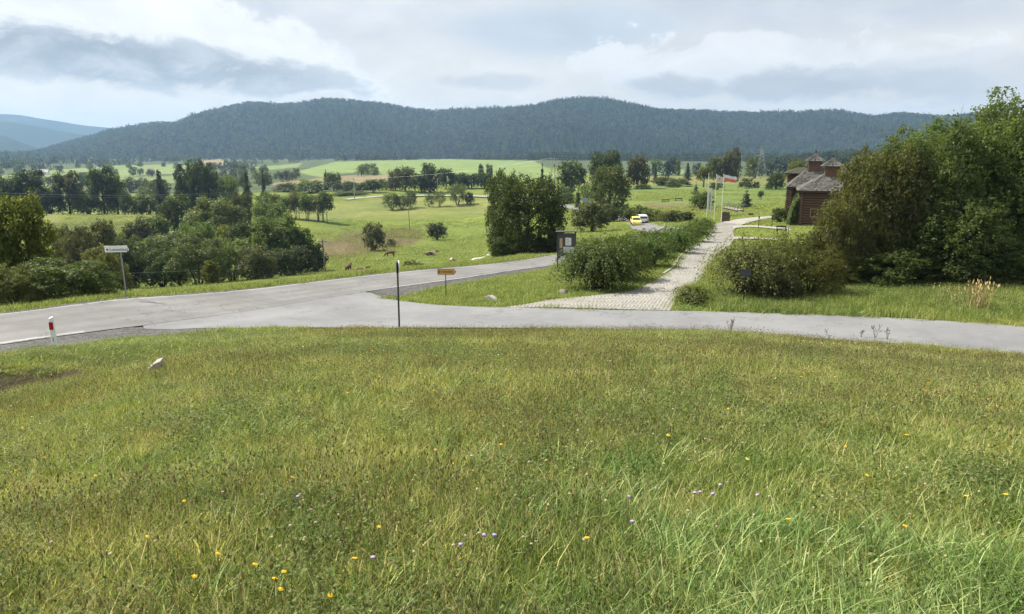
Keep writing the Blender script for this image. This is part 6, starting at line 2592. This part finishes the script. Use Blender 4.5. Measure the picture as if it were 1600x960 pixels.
tA = upole(554, 313, 278.5, 'tall pale utility pole standing in the middle pasture', M_PCONC, .22, .9)
tB = upole(640.5, 360, 328, 'thin dark utility pole at the upper edge of the brown scrub', M_PWOOD, .15, 0, lean=-.35)
tC = upole(509, 427, 374, 'dark leaning utility pole with a short crossarm beside the dark wood', M_PWOOD, .17, .9, lean=-.35)
tD = upole(864, 297, 247, 'double pale utility pole right of the slim dark spruce', M_PCONC, .22, 1.5, Y=330, twin=.75)
tE = upole(1157, 282, 242.5, 'utility pole left of the lattice mast on the crest', M_PCONC, .26, 1.4, Y=430)
tF = upole(684, 300, 279, 'small pale lamp pole in front of the dark clump', M_PCONC, .15, .4, Y=445)


def wire(a, b, sag, label, r=.045, n=26):
    pts = []
    a, b = Vector(a), Vector(b)
    for i in range(n + 1):
        t = i / n
        p = a.lerp(b, t)
        p.z -= sag * 4 * t * (1 - t)
        pts.append(p - a)
    o = link('power_line', MB().tube(pts, r, 4, cap=False).mesh('power_line'), M_WIRE)
    o.location = a
    tag(o, label, 'power line')


wire(tA, at(-120, 296, 215), 4.6, 'overhead wire sagging across the left valley in front of the tree line', .032)
wire(tA + Vector((.8, 0, 0)), at(-120, 300, 213), 4.9, 'lower overhead wire sagging across the left valley', .018)
wire(tA, tD + Vector((-1.4, 0, 0)), 2.0, 'faint overhead wire from the pale pasture pole to the double pole', .018)
wire(tD + Vector((1.4, 0, 0)), tE + Vector((-1.3, 0, 0)), 2.2, 'bright overhead wire from the double pole to the pole on the crest', .03)
wire(tD + Vector((1.4, 0, .9)), tE + Vector((0, 0, .6)), 1.2, 'upper overhead wire from the double pole to the pole on the crest', .02)
wire(tE + Vector((1.3, 0, 0)), at(1420, 262, 470), 2.0, 'faint overhead wire running right from the pole on the crest', .02)


def lattice():
    Y = 520.0
    u = u_of(1188, 280)
    g = Vector((u * Y, Y, float(ter(u * Y, Y))))
    o = thing('lattice_mast', g, 'tall steel lattice pylon standing behind the green rise', 'pylon')
    h = s_of(227.5) * Y - g.z
    m = plain('lattice_steel', (0.26, 0.28, 0.28), .5, .4, var=0)
    wb, wt = 3.6, .45
    cor = [(-1, -1), (1, -1), (1, 1), (-1, 1)]
    lv = [0, .16, .31, .45, .58, .69, .79, .88, 1.0]
    W = lambda f: wb + (wt - wb) * f ** .8
    for c in cor:
        l = MB()
        l.tube([(c[0] * W(f), c[1] * W(f), h * f) for f in lv], .085, 4)
        part('leg', l, m, o)
    br = MB()
    for f0, f1 in zip(lv, lv[1:]):
        for i in range(4):
            a, b = cor[i], cor[(i + 1) % 4]
            A0, B0 = (a[0] * W(f0), a[1] * W(f0), h * f0), (b[0] * W(f0), b[1] * W(f0), h * f0)
            A1, B1 = (a[0] * W(f1), a[1] * W(f1), h * f1), (b[0] * W(f1), b[1] * W(f1), h * f1)
            br.tube([A0, B1], .035, 3)
            br.tube([B0, A1], .035, 3)
            br.tube([A1, B1], .035, 3)
    part('bracing', br, m, o)
    for f, w in ((.70, 4.2), (.86, 3.2)):
        c = MB()
        c.tube([(-w, 0, h * f), (0, 0, h * f + .7), (w, 0, h * f)], .10, 4)
        c.tube([(-w, 0, h * f), (w, 0, h * f)], .10, 4)
        part('crossarm', c, m, o)


lattice()


def ridge_mast():
    Y = 3320.0
    p = at(1500, 181, Y)
    o = thing('ridge_mast', p, 'thin mast leaning on the skyline of the hill above the thicket', 'mast')
    q = at(1506, 163, Y) - p
    m = MB()
    m.tube([(0, 0, -8), q * .6, q], [1.3, 1.0, .5], 5)
    part('shaft', m, M_STEEL, o)
    m = MB()
    m.tube([q * .55, q * .55 + Vector((-5, 0, 8))], .7, 4)
    part('stay', m, M_STEEL, o)


ridge_mast()


def wire_fence():
    a, b = hit(349.5, 443, 36), hit(470, 431, 36)
    c = hit(120, 462, 30)
    o = thing('wire_fence', a, 'thin wire strung between wooden posts on the verge beyond the road', 'fence')
    D = (a.y * cp - a.z * sp) / F
    for p, h in ((a, 29 * D), (c, 29 * D), (b, 24 * D)):
        m = MB()
        q = p - a
        m.tube([q + Vector((0, 0, -.2)), q + Vector((-.02, 0, h))], .045, 6)
        part('post', m, M_WOODD, o)
    i = MB()
    i.box(-.12, .10, -.03, .03, 27 * D, 29.5 * D)
    part('insulator', i, M_WHITE, o)
    w = MB()
    w.tube([c - a + Vector((0, 0, 21 * D)), Vector((0, 0, 22 * D)), b - a + Vector((0, 0, 18 * D))], .012, 4)
    part('wire', w, M_STEEL, o)


wire_fence()


def board_sign(px, py, top, w, Y, label, mat, name='road_board'):
    u = u_of(px, py)
    g = Vector((u * Y, Y, float(ter(u * Y, Y))))
    D = (g.y * cp - g.z * sp) / F
    z0, z1 = s_of(py) * Y - g.z, s_of(top) * Y - g.z
    o = thing(name, g, label, 'sign')
    for s in (-.35, .35):
        p = MB()
        p.tube([(s * w * D, .05, -.2), (s * w * D, .05, z0 + .1)], .05, 5)
        part('leg', p, M_STEEL, o)
    b = MB()
    b.box(-w * D / 2, w * D / 2, -.03, .0, z0, z1)
    bo = part('board', b, mat, o)
    l = MB()
    for i in range(2):
        zz = z0 + (z1 - z0) * (.3 + .35 * i)
        l.box(-w * D * .36, w * D * .30, -.042, -.032, zz, zz + (z1 - z0) * .12)
    part('lettering', l, plain('grey_print', (0.25, 0.26, 0.28), .7), bo)


board_sign(864.5, 304, 295.5, 7, 235, 'white square road board standing by the double pole', M_WHITE)
board_sign(914.5, 316.5, 310, 8, 205, 'small light blue road board beside the egg-shaped conifer', plain('sign_blue', (0.30, 0.42, 0.62), .5))


# ------------------------------------------------------------------ farmhouses on the far plain
def farmhouse(px, base, w, label, wall, roof, Y):
    u = u_of(px, base)
    g = Vector((u * Y, Y, float(ter(u * Y, Y))))
    D = Y / F
    W, h = w * D, 3.4
    o = thing('farmhouse', g, label, 'house', rz=.2)
    b = MB()
    b.box(-W / 2, W / 2, -3.5, 3.5, -1, h)
    part('wall', b, wall, o)
    r = MB()
    r.prism([(-3.9, h), (3.9, h), (0, h + 3.4)], -W / 2 - .4, W / 2 + .4, Matrix.Rotation(math.pi / 2, 4, 'Z'))
    part('roof', r, roof, o)
    for i in (-.28, .28):
        wn = MB()
        wn.box(W * i - .6, W * i + .6, -3.56, -3.51, 1, 2.3)
        part('window', wn, plain('dark_glass', (0.015, 0.015, 0.018), .08), o)


farmhouse(67, 270, 16, 'tiny white farmhouse on the far plain near the left border', M_WHITE, plain('pale_roof', (.5, .45, .42), .8), 1050)
farmhouse(234, 264, 12, 'tiny farmhouse with a pinkish roof on the far plain', plain('beige_wall', (.4, .36, .3), .8), plain('pink_roof', (.36, .24, .2), .8), 1050)


# ------------------------------------------------------------------ cars
def car(loc, rz, paint, label, kind='suv'):
    L, Wd, Hh = (4.3, 1.80, 1.62) if kind == 'suv' else (3.7, 1.66, 1.48)
    o = thing('car', loc, label, 'car', rz=rz)
    # x forward; lower body
    hl, hw = L / 2, Wd / 2
    prof = [(-hl, .42), (-hl + .05, .30), (hl - .06, .28), (hl, .42), (hl - .02, .66), (hl - .25, .82), (hl - 1.0, .94), (-hl + .04, .98), (-hl - .02, .70)]
    roof = [(hl - 1.05, .93), (hl - 1.75, Hh - .06), (hl - 2.2, Hh), (-hl + .75, Hh - .02), (-hl + .35, Hh - .16), (-hl + .06, .97)]

    def loft(poly, w0, w1, z0, z1):
        V, n = [], len(poly)
        for s in (-1, 1):
            for x, z in poly:
                w = w0 + (w1 - w0) * min(max((z - z0) / (z1 - z0), 0), 1)
                V.append((x, s * w, z))
        Fc = [tuple(range(n - 1, -1, -1)), tuple(range(n, 2 * n))] + [(i, (i + 1) % n, (i + 1) % n + n, i + n) for i in range(n)]
        return V, Fc
    pm = paint
    b = MB().add(*loft(prof, hw - .06, hw, .3, .7))
    body = part('body', b, pm, o, bevel=.04)
    c = MB().add(*loft(roof, hw - .05, hw - .22, .93, Hh))
    part('cabin', c, pm, o, bevel=.03)
    G = plain('car_glass', (0.02, 0.025, 0.03), .06, spec=.6, var=0)
    BK = plain('black_plastic', (0.02, 0.02, 0.02), .6)

    def panel(nm, pts, m, par=None):
        q = MB()
        q.add(pts, [tuple(range(len(pts)))])
        return part(nm, q, m, par or o)
    dz = Hh - .93
    for s in (-1, 1):
        y0, y1 = s * (hw - .045), s * (hw - .185)
        side = [(hl - 1.25, y0, .97), (hl - 1.85, y1 - s * .0, Hh - .12), (-hl + .8, y1, Hh - .12), (-hl + .42, y0, .99)]
        panel('side_window', side if s < 0 else side[::-1], G)
    x1, x0 = -hl + .335, -hl + .045
    panel('rear_window', [(x0 + .02, -(hw - .18), 1.02), (x1 - .04, -(hw - .28), Hh - .2), (x1 - .04, hw - .28, Hh - .2), (x0 + .02, hw - .18, 1.02)], G)
    panel('windscreen', [(hl - 1.10, -(hw - .16), .99), (hl - 1.10, hw - .16, .99), (hl - 1.70, hw - .27, Hh - .1), (hl - 1.70, -(hw - .27), Hh - .1)], G)
    q = MB()
    q.box(-hl - .06, -hl + .15, -hw + .06, hw - .06, .24, .56)
    part('rear_bumper', q, BK, o, bevel=.03)
    q = MB()
    q.box(hl - .15, hl + .05, -hw + .06, hw - .06, .24, .50)
    part('front_bumper', q, BK if kind == 'suv' else pm, o, bevel=.03)
    q = MB()
    q.box(-hl - .085, -hl - .062, -.26, .26, .44, .55)
    part('number_plate', q, M_WHITE, o)
    for s in (-1, 1):
        q = MB()
        q.box(-hl - .045, -hl + .1, s * (hw - .16) - .10, s * (hw - .16) + .10, .68, .94)
        part('tail_light', q, M_RED, o)
        q = MB()
        q.box(hl - .24, hl - .005, s * (hw - .26) - .16, s * (hw - .26) + .16, .60, .76)
        part('headlight', q, plain('lamp_glass', (.7, .7, .7), .1), o)
        for xx in (hl - .82, -hl + .78):
            t = MB()
            t.tube([(xx, s * (hw - .20), .31), (xx, s * (hw + .01), .31)], .31, 16)
            w = part('wheel', t, BK, o)
            r = MB()
            r.tube([(xx, s * (hw + .011), .31), (xx, s * (hw + .022), .31)], .19, 12)
            part('rim', r, M_STEEL, w)
    return o


def road_pose(px, py, d=6.0, back=False):
    g = hit(px, py, 80)
    P = np.array([tuple(p)[:2] for p in CL])
    k = int(np.argmin(np.hypot(P[:, 0] - g.x, P[:, 1] - g.y)))
    k = min(max(k, 1), len(P) - 2)
    t = P[k - 1] - P[k + 1]
    return g + Vector((0, 0, .035 + .0008 * g.y)), math.atan2(t[1], t[0]) + (math.pi if back else 0)


M_CARW = plain('car_white', (0.70, 0.71, 0.72), .25, var=.02, spec=.5)
M_CARY = plain('car_yellow', (0.72, 0.60, 0.16), .3, var=.03, spec=.5)
M_CARD = plain('car_dark', (0.03, 0.03, 0.035), .25, var=.02, spec=.5)
loc, rz = road_pose(1002.5, 350)
car(loc, math.atan2(loc.y, loc.x) + .18, M_CARW, 'white car seen from behind on the road bend, right of the yellow one')
loc, rz = road_pose(993.5, 353.2, back=True)
car(loc, math.atan2(-loc.y, -loc.x) + .12, M_CARY, 'small yellow car on the road bend, left of the white one', 'small')
loc, rz = road_pose(958.5, 342.5, back=True)
car(loc, rz, M_CARD, 'small dark car on the road, half hidden by the brownish tree', 'small')


# ------------------------------------------------------------------ cows
def cow_mat(name, base, patch, thr, scale=1.3):
    m, T, out = new_mat(name)
    tc = T.node('ShaderNodeTexCoord')
    n = T.noise(tc.outputs['Object'], scale, 3, .5, .4)
    c = T.mix(T.step(n, thr, thr + .04), base, patch)
    b = T.node('ShaderNodeBsdfPrincipled')
    T.put(b.inputs['Base Color'], c)
    b.inputs['Roughness'].default_value = .8
    T.put(out.inputs[0], b.outputs[0])
    return m


CM = {'brown': cow_mat('hide_brown', (0.115, 0.048, 0.026), (0.34, 0.23, 0.15), .72), 'tan': cow_mat('hide_tan', (0.42, 0.26, 0.13), (0.62, 0.55, 0.45), .55),
      'white': cow_mat('hide_white', (0.66, 0.62, 0.54), (0.32, 0.18, 0.08), .62), 'mixed': cow_mat('hide_mixed', (0.09, 0.055, 0.035), (0.55, 0.46, 0.36), .50),
      'redwhite': cow_mat('hide_red_white', (0.17, 0.08, 0.04), (0.62, 0.56, 0.48), .56)}


def skin_mesh(name, verts, edges, radii):
    me = bpy.data.meshes.new(name)
    me.from_pydata(verts, edges, [])
    o = bpy.data.objects.new(name, me)
    COL.objects.link(o)
    o.modifiers.new('skin', 'SKIN')
    for i, r in enumerate(radii):
        rr = r if hasattr(r, '__len__') else (r, r)
        me.skin_vertices[0].data[i].radius = rr
    me.skin_vertices[0].data[0].use_root = True
    sb = o.modifiers.new('sub', 'SUBSURF')
    sb.levels = sb.render_levels = 1
    dg = bpy.context.evaluated_depsgraph_get()
    out = bpy.data.meshes.new_from_object(o.evaluated_get(dg))
    bpy.data.objects.remove(o)
    out.name = name
    out.polygons.foreach_set('use_smooth', np.ones(len(out.polygons), bool))
    return out


def cow_body(pose):
    lying = pose == 'lying'
    z0 = -.62 if lying else 0.0
    sp_ = [(-.70, 0, 1.08 + z0), (-.30, 0, 1.04 + z0), (.15, 0, 1.00 + z0), (.58, 0, 1.04 + z0)]
    rad = [(.27, .30), (.33, .36), (.35, .37), (.27, .34)]
    if pose == 'grazing':
        nk = [(.95, 0, .82), (1.12, 0, .42), (1.32, 0, .18), (1.45, 0, .06)]
    else:
        nk = [(.88, 0, 1.22 + z0), (1.10, 0, 1.38 + z0), (1.38, 0, 1.30 + z0), (1.56, 0, 1.20 + z0)]
    nr = [.19, .14, .145, .085]
    V = sp_ + nk
    Rr = rad + nr
    E = [(i, i + 1) for i in range(7)]

    def chain(root, pts, rs):
        k = root
        for p, r in zip(pts, rs):
            V.append(p)
            Rr.append(r)
            E.append((k, len(V) - 1))
            k = len(V) - 1
    for s in (-1, 1):
        if lying:
            chain(3, [(.62, s * .26, .30), (.90, s * .34, .10), (.55, s * .36, .07)], [.12, .075, .05])
            chain(0, [(-.55, s * .34, .30), (-.20, s * .46, .14), (-.55, s * .48, .07)], [.16, .09, .05])
        else:
            chain(3, [(.58, s * .20, .72), (.60, s * .20, .40), (.57, s * .20, .05)], [.125, .068, .055])
            chain(0, [(-.66, s * .21, .78), (-.60, s * .21, .58), (-.76, s * .21, .36), (-.70, s * .21, .05)], [.17, .10, .068, .055])
    chain(0, [(-1.0, 0, 1.10 + z0), (-1.08, 0, .70 + z0 * .9)], [.045, .035])
    me = skin_mesh('body', V, E, Rr)
    return me


COWM = {p: cow_body(p) for p in ('standing', 'grazing', 'lying')}


def cow(px, py, pose, col, label, rz, sc=1.0, ymin=140):
    g = hit(px, py, ymin)
    o = thing('cow', g, label, 'cow', 'cows on the pasture beyond the road', rz=rz)
    o.scale = (sc,) * 3
    me = COWM[pose]
    b = link('body', me, None, o)
    if not me.materials:
        me.materials.append(CM['brown'])
    b.material_slots[0].link = 'OBJECT'
    b.material_slots[0].material = CM[col]
    hz = {'standing': (1.16, 1.50), 'grazing': (1.10, .60), 'lying': (1.16, .88)}[pose]
    for s in (-1, 1):
        e = MB()
        e.add([(hz[0], s * .10, hz[1] - .06), (hz[0] - .02, s * .30, hz[1] - .02), (hz[0] - .10, s * .28, hz[1] - .10), (hz[0] - .06, s * .10, hz[1] - .12)], [(0, 1, 2, 3), (3, 2, 1, 0)])
        part('ear', e, CM[col], b)
        h = MB()
        h.tube([(hz[0] + .02, s * .07, hz[1]), (hz[0] + .03, s * .17, hz[1] + .06), (hz[0] + .06, s * .18, hz[1] + .18)], [.03, .022, .006], 5)
        part('horn', h, plain('horn', (.45, .40, .32), .6), b)


cow(545, 431.5, 'standing', 'brown', 'dark brown cow standing end-on near the road, leftmost of the herd', 1.45, 1.15)
cow(563, 431, 'lying', 'redwhite', 'red and white cow lying near the road, second from the left', .25, 1.25)
cow(610, 401.8, 'grazing', 'brown', 'red-brown cow grazing sideways, the farthest up the pasture', 3.0, 1.15)
cow(672.5, 400, 'lying', 'mixed', 'dark and pale patched cow lying alone in the middle of the pasture', .5, 1.5)
cow(707, 414.6, 'grazing', 'tan', 'tan and white cow standing end-on above the ochre arrow sign', 1.2, 1.1)
cow(652.5, 420.6, 'lying', 'white', 'white calf lying close to the road, right of the tall dark pole', 2.8, .95)
cow(745.5, 411, 'lying', 'white', 'white cow lying close to the road, left of the big dark bushy tree', .2, 1.15)
cow(768, 408.3, 'lying', 'white', 'white cow lying at the foot of the big dark bushy tree', .5, 1.05)

# small plants on the pasture verge
near_tree(640, 100, 407, 18, 'shrub', 'light', 'thin leafy weed bush on the pasture right of the tall dark pole', 'weed_bush', 260, .07, 41)
near_tree(655, 100, 410, 20, 'shrub', 'light', 'second thin leafy weed bush on the pasture beside the first', 'weed_bush', 260, .07, 42)
near_tree(292, 45, 450, 34, 'shrub', 'mid', 'low leafy weed patch on the verge left of the young sapling', 'weed_bush', 400, .06, 43)
near_tree(366, 48, 446, 26, 'shrub', 'mid', 'low leafy weed patch on the verge right of the thin fence post', 'weed_bush', 400, .06, 44)
near_tree(455, 54, 436, 40, 'shrub', 'mid', 'low leafy weed patch at the pasture edge below the leaning pole', 'weed_bush', 400, .06, 45)
